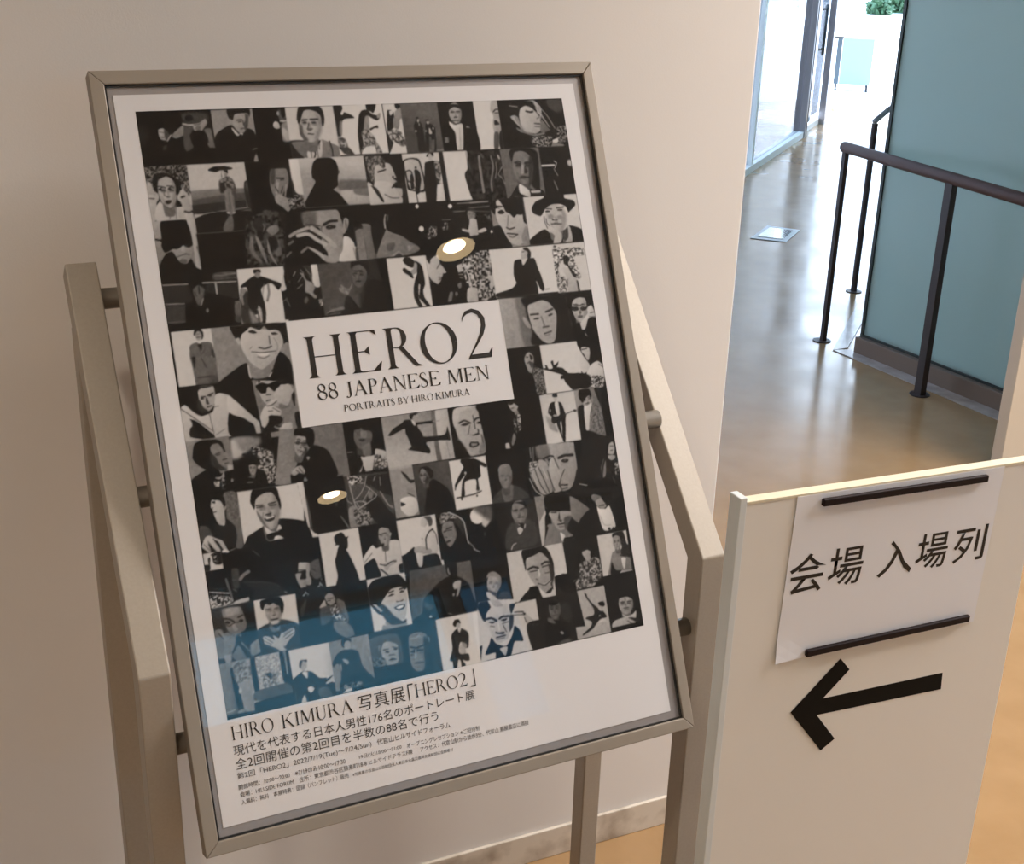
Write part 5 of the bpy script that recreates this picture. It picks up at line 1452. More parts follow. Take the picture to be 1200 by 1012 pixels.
L 7.5 11 4633 4981 4681 5118
L 7 11 4466 5034 4533 5225
L 2 12 4942 5039 4883 5122 4838 5219 4857 5274
L .8 19 4865 5230 4950 5242
L 2 14 4870 5283 4943 5281
N 2 7 13 4464 4879 4592 4885 4535 4967 4445 4993
P 5 11 4682 4865 4723 4878 4740 4945 4714 4928
T .8 5245 4689 5715 4699 5786 5415 5743 5488 5200 5668 4995 5321 5060 5200 5223 4857
P 6.4 11 5621 4846 5652 4797 5700 4784 5719 4846 5696 4936 5656 4950 5607 4924
L 1.5 10 5654 4831 5698 4837
L 1.5 10 5651 4890 5681 4891
P .5 11 5608 4791 5640 4782 5628 4847 5576 4972 5577 4880
P 6 11 5603 4950 5699 4963 5699 5003 5643 5022 5603 4989
P 4.4 11 5510 5095 5555 5009 5535 5165 5511 5214 5480 5223
L 3 10 5475 5077 5472 5182
L 3.4 10 5528 4992 5478 5104
N 0 6 11 5683 5054 5744 5049 5715 5218 5670 5211
P .4 11 5125 5249 5252 5202 5422 5254 5514 5241 5650 5328 5706 5350 5702 5376 5229 5330
L 7 12 5124 5256 5229 5291
L 2.6 10 5621 5231 5650 5328
T .5 1435 4677 1526 4679 1599 4678 2014 4715 1992 5316 1560 5305 1489 5210
P 8.2 10 1428 4679 1507 4679 1512 5261 1481 5185 1453 5132 1348 5104
L 3 17 1515 4856 1529 5037 1534 5313
P 4 7 1520 4672 1552 4629 1569 4673
L 3 15 1867 4971 1871 5019
L 4 19 1905 5157 1953 5250 1981 5308
T 2.2 2012 4691 2562 4711 2579 5315 2099 5316 1992 5316
P 5 17 2010 5090 2085 5053 2125 5120 2093 5315 1999 5312
P 3.6 24 2127 5108 2229 5100 2267 5179 2278 5266 2221 5305 2094 5309
N 1 6 17 2075 5112 2277 5120 2273 5302 2094 5309
E .6 7 2162 5198 19 11 9
P .7 10 2275 4973 2400 4992 2500 5167 2593 5305 2347 5314 2286 5219 2231 5088
P 1 10 2289 4732 2682 4765 2664 5033 2445 4950 2344 4862 2284 4841
P 2.6 20 2099 4813 2272 4839 2275 4973 2133 4988 2082 4919
P 4.4 17 2285 4914 2345 4935 2321 5005 2278 4998
L 6 16 2061 4698 2075 4882 2099 5043 2127 5108
L 6.5 11 2087 4811 2165 4792 2238 4809
L 6.5 11 2289 4732 2245 4847 2180 4934 2109 4984
L 6.5 11 2271 4845 2383 4978 2249 5054 2127 5108
L 6 11 2316 4882 2204 5023
L 6.5 12 2103 5019 2167 5017 2238 5047 2155 5088 2126 5035
L 6 11 2012 4884 2009 4981 2063 5031
N 0 8 10 2067 4699 2240 4725 2203 4792 2076 4797
L 6.5 10 2401 4748 2375 4793
L 5.5 12 2456 4769 2452 4866
L 6 9 2434 4937 2471 5028 2531 5135 2578 5161
L 6 9 2454 4976 2509 5107 2568 5141
P 5 17 2668 5009 2729 4957 2860 4952 2868 5064 2778 5051 2658 5069
P .6 12 2645 4993 2692 4939 2643 5079 2664 5193 2581 5303 2571 5203
P 8 10 2681 5085 2777 5057 2866 5077 2890 5167 2863 5249 2802 5301 2715 5275 2662 5205
P 1 7 2688 5123 2735 5155 2696 5155
L 1 10 2784 5015 2860 5070
P .5 10 2581 5303 2662 5205 2715 5275 2801 5307 2604 5319
T 5.6 2612 4704 2889 4701 2893 5296 2554 5297
P 5.6 15 2731 4771 2804 4806 2879 4904 2877 5077 2793 5027 2684 5059
P .6 8 2737 4735 2795 4780 2836 4848 2886 4861 2881 4892 2829 4890 2765 4800
P 8 10 2682 5071 2776 5055 2863 5081 2893 5178 2873 5261 2800 5305 2726 5275 2662 5191
L .8 10 2783 5013 2859 5068
P 5 8 2800 5305 2873 5261 2886 5301
P .8 7 2676 5107 2735 5141 2693 5159 2668 5155
T 2 2891 4689 3374 4689 3372 5303 2893 5296
G 1.6 2.6 2873 5101 3247 4846
P .5 13 3041 4965 3132 4892 3228 4956 3319 5057 3359 5301 2973 5290 3012 5097
F 3028 4839 62 98 -3 5 -.2 n
P .5 10 2968 4768 3000 4729 3080 4728 3149 4794 3136 4867 3096 4874 3078 4821 3036 4753 2997 4748 2968 4805
L 1 11 2978 4825 3004 4827
L 1 11 3024 4826 3063 4829
L 1.2 11 3012 4899 3052 4898
P 1.5 13 3048 4842 3085 4860 3060 4931 3019 4937
T 8.4 3374 4689 3880 4717 3869 5318 3376 5323
P .6 8 3528 4737 3554 4702 3715 4719 3803 4769 3865 4810 3865 4848 3831 4843 3781 4817 3772 4949 3726 4980 3723 5118 3683 5112 3698 4982 3546 4991 3518 5163 3470 5162 3513 4986 3576 4895 3450 5002 3415 5047 3408 5008 3514 4860 3557 4804
E 7 6 3571 4881 16 17 8
L 1.4 15 3408 5171 3516 5169 3655 5159 3748 5135
E 1 6 3471 5193 13 19 8
E 1 6 3680 5185 13 12 8
P 6 6 3682 5119 3722 5125 3712 5142 3685 5138
E 3 6 3406 5057 10 22 8
T .6 3880 4717 4368 4728 4406 5338 3869 5318
P 2 21 3904 5235 4060 5131 4174 5123 4291 5179 4406 5338 3875 5319
P 3.6 13 4029 5152 4188 5125 4138 5335 4042 5320
F 4103 5003 96 151 6 4.6 0 ng
P 4.6 21 4015 4908 4066 4852 4176 4861 4202 4961 4181 4996 4045 4976
T .4 230 5523 418 5527 897 5565 1101 5932 731 5945 484 5957 220 5953
P 2 16 524 5552 604 5560 584 5766 516 5754
L 3 9 518 5667 586 5679
L 4.6 39 609 5678 650 5639 714 5609
L 3.6 25 446 5648 460 5743 479 5840 486 5946
P 7 9 497 5948 514 5916 668 5898 674 5934 647 5958
P 8 6 245 5756 450 5805 448 5817 249 5768
N 0 8 11 244 5802 465 5860 473 5955 233 5944
L 6 10 244 5946 382 5943 475 5943
L 2 8 255 5729 435 5751
L 5 9 512 5776 543 5805
P 1 23 628 5704 959 5776 1081 5834 1089 5930 744 5936 738 5829
L 2.4 8 638 5718 935 5778 1097 5884
T .6 897 5565 1327 5570 1547 5644 1448 6187 1101 5932
P 4.6 23 751 5890 1093 5907 1099 5943 744 5936
T .5 1265 5583 1565 5612 1557 6041 1214 5977
P 6.4 9 1305 5637 1321 5611 1438 5637 1429 5731 1366 5708 1293 5712
P 5.4 9 1253 5735 1325 5736 1302 5803 1361 5814 1424 5801 1427 5861 1362 5885 1361 5933 1298 5909 1263 5820
L 1 9 1295 5695 1402 5714
P 3 17 1438 5649 1555 5610 1572 5804 1493 5838 1441 5781
L .8 10 1465 5713 1496 5743
P 5.6 9 1403 5643 1432 5648 1420 5765 1420 5836 1425 5885 1366 5874
N 0 7 12 1510 5888 1596 5808 1572 5960 1489 5944
T 8.2 1600 5321 2092 5321 2092 5952 1598 5953
P .5 7 1780 5390 1803 5364 1875 5345 1907 5375 1921 5407 1958 5407 1941 5435 1931 5536 1903 5555 1922 5594 1960 5710 2008 5912 2050 6513 1577 6420 1712 5966 1755 5854 1747 5672 1777 5606 1812 5503 1771 5484 1791 5476 1775 5425
P 8.4 7 1796 5489 1826 5494 1809 5521
T .5 2098 5322 2585 5316 2575 5965 2091 5951
P 7.6 10 2094 5697 2230 5562 2286 5608 2464 5541 2565 5558 2629 5642 2573 5977 2267 5959 2243 5796 2230 5721 2144 5778 2091 5793
P .5 10 2091 5793 2230 5721 2264 5824 2282 5949 2091 5951
F 2402 5481 78 114 3 6 0 nb
P .6 7 2319 5370 2347 5314 2445 5342 2473 5408 2462 5394 2364 5365
P 5.6 7 2465 5455 2498 5455 2478 5494
P .8 7 2338 5563 2383 5564 2377 5600 2345 5600
P 1.4 15 2309 5466 2339 5520 2340 5593 2303 5587
L .9 12 2332 5446 2362 5457
L .9 12 2383 5448 2429 5443
L 3 10 2386 5626 2373 5782
P 6 10 2344 5802 2436 5793 2502 5780 2509 5818 2413 5850 2380 5893 2345 5875
L .9 12 2292 5805 2365 5830 2448 5795 2498 5804
L 3.5 9 2111 5748 2215 5657
L .7 17 2295 5866 2372 5947
P .6 7 2528 5858 2595 5846 2577 5953 2527 5944
T 8.2 2585 5316 3115 5327 3097 6034 2575 5965
P 7.2 8 2885 5387 2912 5342 2978 5340 2979 5415 2933 5457 2883 5436
P 2.6 8 2933 5333 3019 5334 3043 5388 3027 5447 2986 5453 2981 5403 2961 5362
P 7.6 8 2833 5737 2890 5475 3010 5470 3071 5579 3069 5753 3005 5817 2838 5788
P .5 8 2856 5797 3046 5811 3045 6060 2459 5955 2513 5780 2637 5740 2758 5675 2774 5777
P 6 9 2756 5687 2843 5677 2966 5735 2958 5784 2764 5762
P 7.4 8 2765 5756 2853 5778 2823 5921 2778 5913
L .7 15 2914 5726 2921 5604 2974 5526 3032 5498
L 1.6 10 3019 5496 3060 5565 3066 5690
L 2 6 2872 5583 2876 5596
T .4 3088 5321 3381 5330 3855 5316 3943 5903 3948 5954 3079 5892
P 4.4 15 3144 5541 3171 5459 3269 5437 3381 5493 3389 5607 3318 5708 3216 5753 3174 5684 3154 5605
P .5 26 3308 5443 3409 5485 3450 5567 3366 5741 3225 5780 3332 5623
P 4 13 3136 5391 3166 5333 3274 5325 3333 5372 3367 5415 3260 5411 3186 5449 3145 5454
N 1 6 13 3136 5391 3166 5333 3274 5325 3333 5372 3367 5415 3260 5411 3186 5449
P 1.6 10 3367 5415 3444 5440 3450 5567 3411 5636 3384 5556 3321 5446
L 7.6 15 3261 5323 3395 5407 3451 5479 3459 5593 3465 5720 3474 5747
L 6.5 9 3476 5735 3521 5793 3541 5834
L 7.5 10 3528 5832 3601 5882
L .8 15 3168 5558 3196 5550
L .8 15 3207 5527 3283 5514
L 1 10 3210 5546 3277 5551
P 1 8 3174 5684 3217 5666 3241 5682 3198 5700
L 1.4 10 3178 5622 3203 5632
E 8.6 10 3642 5434 97 102 9
P 7.4 31 3718 5434 3817 5500 3733 5588 3686 5543
P 3 78 3574 5310 3844 5340 3813 5525
E 2.6 8 3705 5672 10 27 9
T 1.4 3855 5316 4434 5342 4469 5967 3971 5946 3943 5903
P 1.6 26 3999 5657 4121 5601 4359 5614 4441 5962 3964 5944
G .6 1.4 3929 5355 4450 5437
P 1.9 26 3996 5697 4067 5607 4311 5582 4411 5663 4418 5870 4336 5933 3985 5924 3966 5794
F 4216 5477 114 145 6 4.8 0 nb
P .4 8 4119 5385 4132 5349 4307 5357 4330 5431 4319 5455 4286 5398 4180 5356 4135 5375 4115 5474
L 1 13 4136 5452 4193 5445
L 1 13 4235 5448 4308 5434
L 1.6 13 4184 5542 4268 5547
P .4 8 4157 5615 4206 5616 4259 5638 4249 5700 4198 5666
P 7 8 4155 5685 4198 5666 4233 5710 4174 5765
P 6.4 7 4158 5609 4202 5641 4187 5645
P 6.4 7 4257 5650 4280 5641 4264 5690 4249 5700
L 7.5 12 4034 5926 4064 5874 4108 5862
T 4.6 4456 5319 4955 5360 5036 5738 5033 5921 4748 5962 4461 5955
G 5 4.2 4461 5374 4992 5653
P 7 11 4496 5625 4580 5516 4582 5587 4516 5886 4475 5957 4454 5953 4467 5672
P .5 11 4568 5585 4630 5556 4644 5727 4602 5720 4516 5886 4489 5959 4533 5786
P 4.4 13 4574 5715 4635 5699 4730 5818 4703 5970 4505 5949 4617 5800
P 5.8 13 4619 5541 4834 5549 4933 5572 4930 5669 4856 5761 4821 5795 4747 5802 4696 5761 4657 5651
P 2.6 27 4831 5653 4935 5644 4884 5766 4819 5807
P .4 9 4611 5333 4955 5360 4939 5579 4863 5554 4774 5559 4663 5535 4630 5556 4596 5589 4581 5509
L .8 16 4660 5554 4730 5565
L .9 14 4832 5562 4918 5569
P 1.2 11 4728 5662 4756 5667 4791 5673 4780 5697
L .9 16 4725 5720 4819 5723
L 3 11 4741 5755 4812 5761
P 1 11 4773 5566 4772 5657 4744 5652
P 8 8 4743 5827 4806 5883 4751 5945
P 7 8 4848 5890 4941 5945 4909 5959
P .5 10 4928 5682 5062 5756 5244 5904 5025 5972 4788 5984 4787 5906 4919 5902 4847 5812
T .5 4953 5372 5331 5404 5555 5412 5594 5962 5005 5916 4930 5669
P 4.2 11 4950 5385 5215 5603 5057 5703 5026 5750 4935 5644
P .5 11 4969 5362 5187 5382 5237 5600 5133 5518 5032 5424
P .5 11 5215 5603 5071 5705 5033 5921 5385 5953 5594 5962 5567 5772 5492 5601
P 5.6 11 5316 5494 5394 5473 5435 5539 5465 5583 5450 5621 5397 5625 5343 5591 5314 5546
P 4 11 5267 5434 5313 5421 5410 5469 5313 5507 5272 5487
P .5 10 5412 5456 5471 5545 5475 5611 5452 5568 5432 5512
L 1 11 5360 5580 5435 5579
L .6 10 5333 5609 5411 5634 5467 5610
P 8.2 8 5322 5587 5355 5612 5441 5632 5506 5603 5548 5795 5547 5888 5420 5920 5354 5869
L 5 7 5352 5711 5390 5836 5478 5850
E .7 7 5454 5898 20 18 9
E .7 7 5513 5902 14 18 9
T .6 4747 5961 5242 5953 5277 6519 5249 6592 4760 6601 4751 6358
N 1 6.5 22 4948 6276 5165 6222 5245 6276 5242 6460 5117 6581 4808 6577 4795 6483 4920 6441
P 6.2 11 5006 6156 5020 6119 5125 6111 5119 6188 5117 6240 5055 6256 5028 6199
P 1 10 4996 6089 5129 6085 5135 6139 5081 6110 5019 6125
P 7 8 4834 6595 4891 6605 4891 6651 4839 6654
T 7.6 5241 5956 5670 5958 5724 6466 5277 6519
P 4.4 11 5320 6526 5404 6304 5452 6206 5576 6188 5731 6255 5739 6469 5444 6509 5383 6511
P .6 11 5478 6012 5494 5969 5645 5967 5678 6126 5750 6151 5746 6257 5690 6314 5567 6239 5597 6152 5542 6036
F 5531 6094 62 91 0 5.6 0 n
P 1 8 5591 6058 5670 6084 5721 6226 5634 6291 5572 6254 5602 6166
P 7.6 8 5563 6305 5629 6317 5589 6456 5567 6412
L .8 14 5555 6264 5634 6291
P 8 7 5457 6478 5489 6464 5482 6503 5459 6505
P 6 8 5511 6468 5707 6477 5703 6502 5518 6516
P 7.8 8 5677 6132 5668 5965 5737 5963 5750 6151
P .6 11 5415 6332 5455 6445 5543 6461 5458 6512 5373 6483
P 7.4 7 5316 6506 5384 6505 5399 6593 5359 6560 5322 6599 5267 6576
L 7.4 12 5408 6542 5463 6572
T .6 5291 6607 5724 6466 5759 7179 5254 7160
P .6 11 5287 6547 5711 6544 5766 7180 5256 7147
F 5523 6913 110 123 5 6 0 n
P .6 10 5401 6837 5431 6750 5654 6779 5650 6884 5625 6853 5556 6813 5450 6814
L 1.2 11 5455 6874 5507 6877
L 1.2 11 5552 6879 5612 6884
L 3 11 5525 6834 5514 6925
L 1.6 14 5486 6953 5553 6959
P 7.4 8 5444 7017 5512 7064 5606 7049 5657 7018 5641 7108 5583 7091 5482 7064
P 6.4 11 5272 7142 5327 7087 5496 7067 5553 7091 5642 7188 5534 7194 5333 7220 5287 7225
L 1.4 10 5538 7089 5647 7163
L 1.4 10 5516 7124 5621 7224
T 6.6 4759 6606 5254 6606 5244 7216 4753 7229
P .7 7 4948 6661 4976 6666 4989 6721 5047 6810 5116 6882 5175 6926 5220 7014 5129 7022 5079 7052 4992 7127 4849 7183 4845 7163 4968 7096 4993 7035 4914 6981 4931 6964 5037 6952 5050 6876 4972 6730
P 6.6 7 5117 6876 5167 6846 5175 6926 5132 6918
P .7 7 5128 6812 5196 6805 5220 6843 5200 6872 5143 6854
P 7.6 7 5093 7055 5157 7028 5240 7070 5221 7093 5152 7060 5105 7070
E 7.4 5 5120 6981 11 10 10
P 6.2 7 4941 6615 4976 6627 4963 6658 4943 6647
T 7.6 3959 5958 4162 5957 4748 5964 4753 6355 4578 6363 4547 6874 4003 6642
P 7.6 8 4216 5971 4517 5964 4545 5969 4748 5964 4746 6354 4583 6331 4565 6102 4353 6000
G 7.6 7.8 3990 6002 4242 6174
P .5 9 4145 6041 4175 5963 4264 5940 4475 5957 4546 6046 4580 6182 4572 6310 4562 6373 4543 6227 4505 6117 4419 6031 4315 6058 4212 6079 4189 6216 4161 6211 4147 6131
P 5.8 13 4201 6102 4315 6058 4433 6034 4503 6129 4543 6227 4564 6360 4528 6483 4404 6537 4280 6425 4208 6270
L .8 27 4217 6214 4291 6195 4358 6220
L .9 24 4414 6185 4468 6162 4524 6172
L 1 13 4239 6250 4339 6249
L 1 13 4416 6217 4518 6210
P 8 13 4356 6233 4373 6300 4353 6335
L 1.6 11 4445 6300 4530 6302
P 1.4 13 4506 6195 4571 6232 4564 6360 4500 6478 4512 6325
P 7 11 4338 6422 4423 6425 4513 6403 4509 6428 4433 6452 4362 6446
L 1.4 13 4325 6413 4419 6450 4529 6393
L 2 11 4307 6352 4333 6370
P .4 11 4019 6632 4065 6526 4178 6444 4306 6442 4372 6557 4593 6443 4634 6373 4723 6363 4759 6655 4352 6837
P 7.8 8 4329 6472 4402 6550 4487 6553 4565 6438 4574 6595 4375 6622
L 1 11 4509 6428 4522 6520
T .8 4562 6373 4752 6361 4842 6514 4892 7071 4519 7037
P .5 11 4570 6322 4958 6353 4921 6568 4679 6614
T 2.6 2648 5953 3116 5956 3459 5960 3448 6593 2589 6545 2611 6254
G 2.4 3.2 2662 6264 3302 6008
P .5 9 2589 6545 2730 6486 2766 6345 2861 6251 2995 6164 3110 6111 3256 6124 3386 6236 3425 6406 3429 6583 2897 6593
P .5 8 3120 5975 3137 5953 3264 5957 3249 6123 3151 6106 3118 6062
P 5 8 3140 6016 3157 5994 3155 6044 3175 6085 3154 6087 3139 6060
P 6 9 3181 6211 3233 6177 3292 6187 3271 6277 3230 6357 3202 6365 3229 6282 3190 6275
E 5.6 6 3169 6339 15 19 10
P 1.8 18 2766 6345 2837 6395 2897 6432 2838 6470 2778 6434
E 7 8 2834 6555 18 26 -19
L 5.6 8 3064 6550 3113 6572
L 8 10 2546 6574 2754 6577 2885 6584
P 8 6 2550 6550 2589 6545 2805 6587 2543 6592
T .6 3459 5960 3955 5964 3953 6588 3559 6583 3462 6589
P 1.6 13 3740 6490 3806 6427 3914 6447 3961 6583 3955 6620 3777 6599
F 3718 6309 95 124 16 6 0 ng
P 5 10 3635 6218 3672 6161 3755 6157 3826 6227 3825 6316 3788 6372 3802 6286 3746 6213 3663 6210
P 2 10 3636 6370 3688 6392 3737 6426 3744 6466 3693 6444
P 7 8 3606 6389 3632 6394 3704 6458 3761 6532 3793 6589 3696 6590 3678 6529 3609 6453
P .7 8 3654 6512 3682 6505 3708 6598 3668 6591
T 7.6 3955 5964 4151 5966 4200 6423 4142 6591 3953 6591
P .5 9 4029 6596 4177 6470 4260 6485 4239 6609
T 8 2878 6589 3447 6599 3524 7358 2969 7315
T .8 3448 6593 4170 6596 4373 7485 3499 7428
T 8.2 2885 6596 3442 6601 3452 7228 2885 7234
P 8.6 5 3380 6602 3446 6602 3452 7228 3384 7227
P 1.2 6 3059 6829 3108 6776 3179 6753 3265 6807 3287 6874 3258 7006 3217 7010 3177 6927 3145 6958 3129 7055 3244 7091 3251 7168 3204 7170 3153 7147 3184 7204 3178 7240 3133 7230 3132 7155 3101 7137 3066 7229 3020 7225 3026 7146 2990 7120 3044 7000 3054 6902
P .6 6 3103 6688 3129 6649 3183 6647 3203 6689 3192 6718 3176 6690 3129 6731 3105 6713
E 6.4 6 3168 6723 29 36 11
P 7.6 6 3153 6748 3198 6763 3168 6819
P 6.6 6 3149 6972 3210 6971 3213 7072 3140 7070
P 5.5 6 3176 6933 3238 6965 3236 7014 3193 6993
T 7.7 3445 6604 3480 6497 3644 6497 3976 6546 3967 6602 4257 6599 4258 6920 4079 6892 4122 7220 3391 7228
P 6.6 8 3887 6701 4054 6708 4084 6739 4149 6816 4246 6911 4254 6945 4081 6879 4055 6785 4043 6770 3909 6737
L 1 12 3942 6706 4059 6722
L 1.4 9 3909 6737 4066 6761
P .7 7 4050 6733 4090 6747 4072 6769
L 1 9 4066 6800 4084 6861
P .8 8 3394 7046 3444 7031 3425 7103 3392 7222 3389 7158
P 7 13 3569 6615 3658 6581 3933 6596 3885 6714 3842 6883 3808 7004 3690 7043 3627 7005 3577 6894 3531 6759
P .6 10 3456 6556 3493 6500 3592 6481 3631 6576 3629 6589 3563 6652 3533 6747 3498 6715 3482 6649
P .8 10 3890 6600 3967 6602 3936 6660 3898 6716 3884 6675
P 1.4 21 3867 6736 3921 6746 3893 6868 3834 6933
L .8 28 3552 6719 3620 6720 3682 6763
L .8 26 3726 6747 3771 6730 3853 6739
P 1 10 3572 6761 3613 6763 3667 6773 3622 6790
P 1 10 3737 6768 3793 6760 3834 6767 3788 6790
L 3 12 3591 6815 3643 6831
L 3 12 3756 6816 3841 6807
P 8 13 3700 6779 3717 6884 3688 6891
P 1.4 13 3646 6895 3684 6915 3766 6919 3748 6947 3655 6925
L 1.2 16 3647 6971 3772 6965
L 3 10 3643 6996 3754 6993
L 2.4 13 3765 6843 3793 6925
P .5 9 3465 7149 3541 7026 3580 6958 3634 7045 3764 7096 3868 6977 3914 6872 3973 6935 4004 7081 3880 7069 3797 7230 3603 7228 3602 7152
P 7 8 3671 7115 3775 7111 3730 7216
P 6.4 10 3627 6475 3715 6485 3800 6596 3697 6595 3662 6557
P .5 11 4079 6892 4335 6890 4305 7232 4119 7232
T .8 4298 6604 4599 6609 4758 6612 4752 7235 4348 7231 4235 7221
P 1.4 40 4535 6726 4718 6761 4709 6980 4577 6902
F 4496 6783 85 120 5 3.6 0 n
P .4 13 4430 6668 4490 6653 4570 6694 4535 6726 4450 6723
P .5 13 4360 6912 4503 6914 4634 6991 4656 7203 4306 7223
E 6 11 4551 7091 28 17 41
P 3 27 4435 7223 4602 7179 4670 7206 4621 7235
P 3.4 19 4382 6865 4449 6891 4480 6961 4387 6917
T 3 226 5954 473 5955 720 5943 712 6584 583 6884 177 6889
G 1.6 1 232 6024 657 6339
P 4.4 16 354 5978 549 5987 594 6071 614 6168 592 6233 544 6317 474 6315 431 6294 382 6238 355 6117
P 6 23 387 5985 526 5988 538 6060 397 6068
P .7 16 573 5985 712 5988 725 6353 550 6353 547 6294 607 6213
L .8 18 348 6087 415 6106 466 6145
L .8 21 519 6103 568 6089
E .8 7 391 6141 29 15 11
E .8 7 546 6148 27 18 11
L 1 8 361 6153 402 6184 458 6161
L 1 8 459 6155 516 6160
P 5.6 9 438 6180 473 6175 496 6249 450 6252
L 1.2 14 476 6303 536 6292
P 4.4 11 225 6219 306 6212 273 6275 369 6247 441 6308 443 6366 365 6420 396 6519 301 6534 214 6505
P 4 11 232 6214 313 6207 351 6330 459 6305 429 6426 372 6496 340 6478 300 6435 239 6538 225 6477
P 4.6 9 287 6225 319 6242 366 6310 446 6314 431 6415 373 6485 318 6473 317 6404
L 1 9 273 6245 318 6323
P 5.4 9 296 6503 370 6507 371 6577 310 6593
P 3.6 11 389 6534 464 6422 504 6465 556 6580 438 6591
P .8 9 456 6328 514 6328 559 6558 537 6553 488 6415
L 5 14 515 6397 591 6506
L .8 9 519 6445 577 6445
L .8 9 534 6494 594 6483
P .6 9 521 6282 651 6273 693 6375 624 6443 560 6407
P 4.6 18 613 6441 726 6393 714 6543 605 6567
T 8.2 733 6161 735 6185 1305 6058 1279 6599 708 6542
T 8.2 719 5949 1217 5959 1218 6333 1188 6670 711 6596
P 4.6 7 719 5949 739 5894 1091 5918 1099 5943
P 1.4 8 710 6303 862 6239 1019 6223 1206 6330 1229 6643 790 6694 693 6557
F 934 6112 108 150 4 6.2 0 ns
P .5 8 789 6026 798 5969 895 5952 1025 5959 1065 6043 1043 6145 1020 6141 1008 6068 975 6050 944 6020 894 6034 850 6014 816 6078 795 6062
L 1.2 9 840 6077 887 6080
L 1.2 9 945 6085 993 6083
P 1 6 879 6202 975 6197 960 6217 901 6214
P 7.4 6 881 6231 971 6225 965 6260 905 6266
P 1 7 892 6269 976 6268 1018 6229 985 6287 933 6312
P 6.6 8 768 6385 836 6399 898 6458 886 6385 950 6433 999 6349 993 6383 1131 6345 1137 6423 1037 6486 1016 6541 962 6506 993 6536 868 6499 779 6463 768 6420
L 1.4 6 778 6393 852 6449
L 1.4 6 774 6421 848 6471
L 1.4 6 1015 6399 1117 6360
L 1.4 6 1021 6436 1137 6388
L 3 6 860 6251 939 6349
P 6.6 8 770 6414 775 6380 832 6391 906 6453 880 6389 944 6437 991 6364 969 6430 1125 6355 1141 6405 1041 6504 987 6540 1026 6595 955 6592 903 6546 828 6496 774 6461
L 1.6 7 785 6393 868 6469
L 1.6 7 778 6433 852 6489
L 1.6 7 1005 6426 1123 6366
L 1.6 7 1025 6453 1135 6404
P 1.2 8 735 6407 757 6493 901 6558 813 6587 707 6588
T .6 1217 5959 1323 5902 1752 5981 1855 6578 1188 6670
P 2 21 1247 6149 1336 6047 1306 6160 1256 6245
N 0 7 9 1302 5957 1373 5970 1365 6017 1306 6006
P 5.4 8 1561 6065 1611 6026 1657 6047 1683 6112 1664 6156 1612 6170 1580 6140
L .8 7 1578 6116 1621 6118
L 1 7 1587 6094 1661 6096
P 6.5 8 1476 6175 1550 6099 1564 6161 1574 6175 1511 6187
P 2.4 14 1485 6194 1610 6182 1582 6356 1467 6382
P 2.6 17 1692 6138 1770 6188 1813 6389 1701 6307
P 3.4 19 1695 6114 1883 6186 1802 6375 1762 6319
P 4.4 10 1610 6182 1684 6184 1709 6261 1725 6312 1790 6373 1797 6410 1724 6396 1670 6349 1618 6363 1617 6291
N 1 7 10 1610 6182 1684 6184 1709 6261 1725 6312 1799 6398 1620 6352 1613 6278
P 3.8 12 1628 6377 1773 6405 1856 6506 1942 6596 1779 6599 1676 6542 1615 6458
P 1 12 1825 6235 1926 6230 2098 6262 2120 6594 1991 6605 1864 6459
P 6.4 7 1908 6263 1951 6235 2061 6255 2008 6270 2076 6319 2058 6352 2066 6378 2031 6359 2003 6378 1958 6345
L 1 7 2016 6295 2073 6337
L 1 7 2000 6317 2055 6369
L 1 7 1974 6324 2016 6374
P .6 12 1714 5998 1900 6008 2095 5971 2098 6262 1926 6230 1833 6188 1732 6121
T 8.2 2097 5953 2596 5963 2578 6587 2094 6595
P .5 9 2061 6255 2072 6112 2108 6046 2195 5977 2481 5955 2580 6059 2587 6134 2550 6164 2453 6122 2360 6141 2315 6182 2237 6265 2211 6345 2172 6276 2098 6262
P 7 12 2250 6267 2315 6182 2389 6122 2518 6121 2569 6204 2566 6302 2530 6443 2493 6509 2393 6490 2313 6425 2250 6340
P 1.4 25 2235 6276 2292 6324 2363 6435 2464 6528 2518 6514 2496 6571 2327 6575 2245 6449 2189 6328
P 6.4 7 2145 6284 2192 6305 2241 6357 2208 6368 2162 6335
P .5 9 2098 6262 2145 6284 2228 6397 2239 6411 2179 6387
L .8 15 2344 6163 2410 6150
L .8 15 2488 6146 2541 6138
P 1 6 2331 6203 2379 6181 2416 6194 2375 6205
P 1 6 2482 6182 2511 6163 2548 6176 2520 6189
P 1 10 2422 6275 2465 6289 2519 6275 2503 6290 2438 6293
P .8 7 2390 6348 2458 6331 2529 6332 2515 6378 2447 6396 2405 6376
P 8.8 5 2409 6352 2456 6343 2514 6341 2497 6365 2444 6377
P 5 12 2264 6489 2331 6551 2510 6562 2507 6585 2313 6584 2246 6522
P 5 9 2220 6529 2313 6584 2198 6586
T 5.6 219 6591 577 6594 591 6879 550 7208 223 7226
G 4.6 3 256 6645 231 7171
P 4 11 230 6663 347 6653 326 7157 223 7226
P 5.4 11 369 6623 576 6602 566 7036 554 7185 458 7199 420 7074
P .5 9 338 6674 377 6682 423 7052 425 7191 376 7203 353 7059 343 6826
N 3 6 18 386 6626 575 6607 567 6804 388 6835
E 7 7 418 6934 20 34 12
P 5 11 361 7154 432 7146 423 7202 365 7201
L 6.5 11 235 7148 329 7135
P .6 14 230 7182 552 7196 547 7230 233 7235
T 6.6 577 6594 980 6585 1015 6970 1019 7242 549 7219
P .6 9 577 6596 641 6598 637 6959 600 7044 576 6969
P 6.6 12 644 6599 905 6605 916 6913 851 6946 671 6966
N 5 7.4 16 644 6599 905 6605 916 6913 851 6946 671 6966
N 3 7 14 685 6876 758 6786 867 6844 851 6946 713 6998
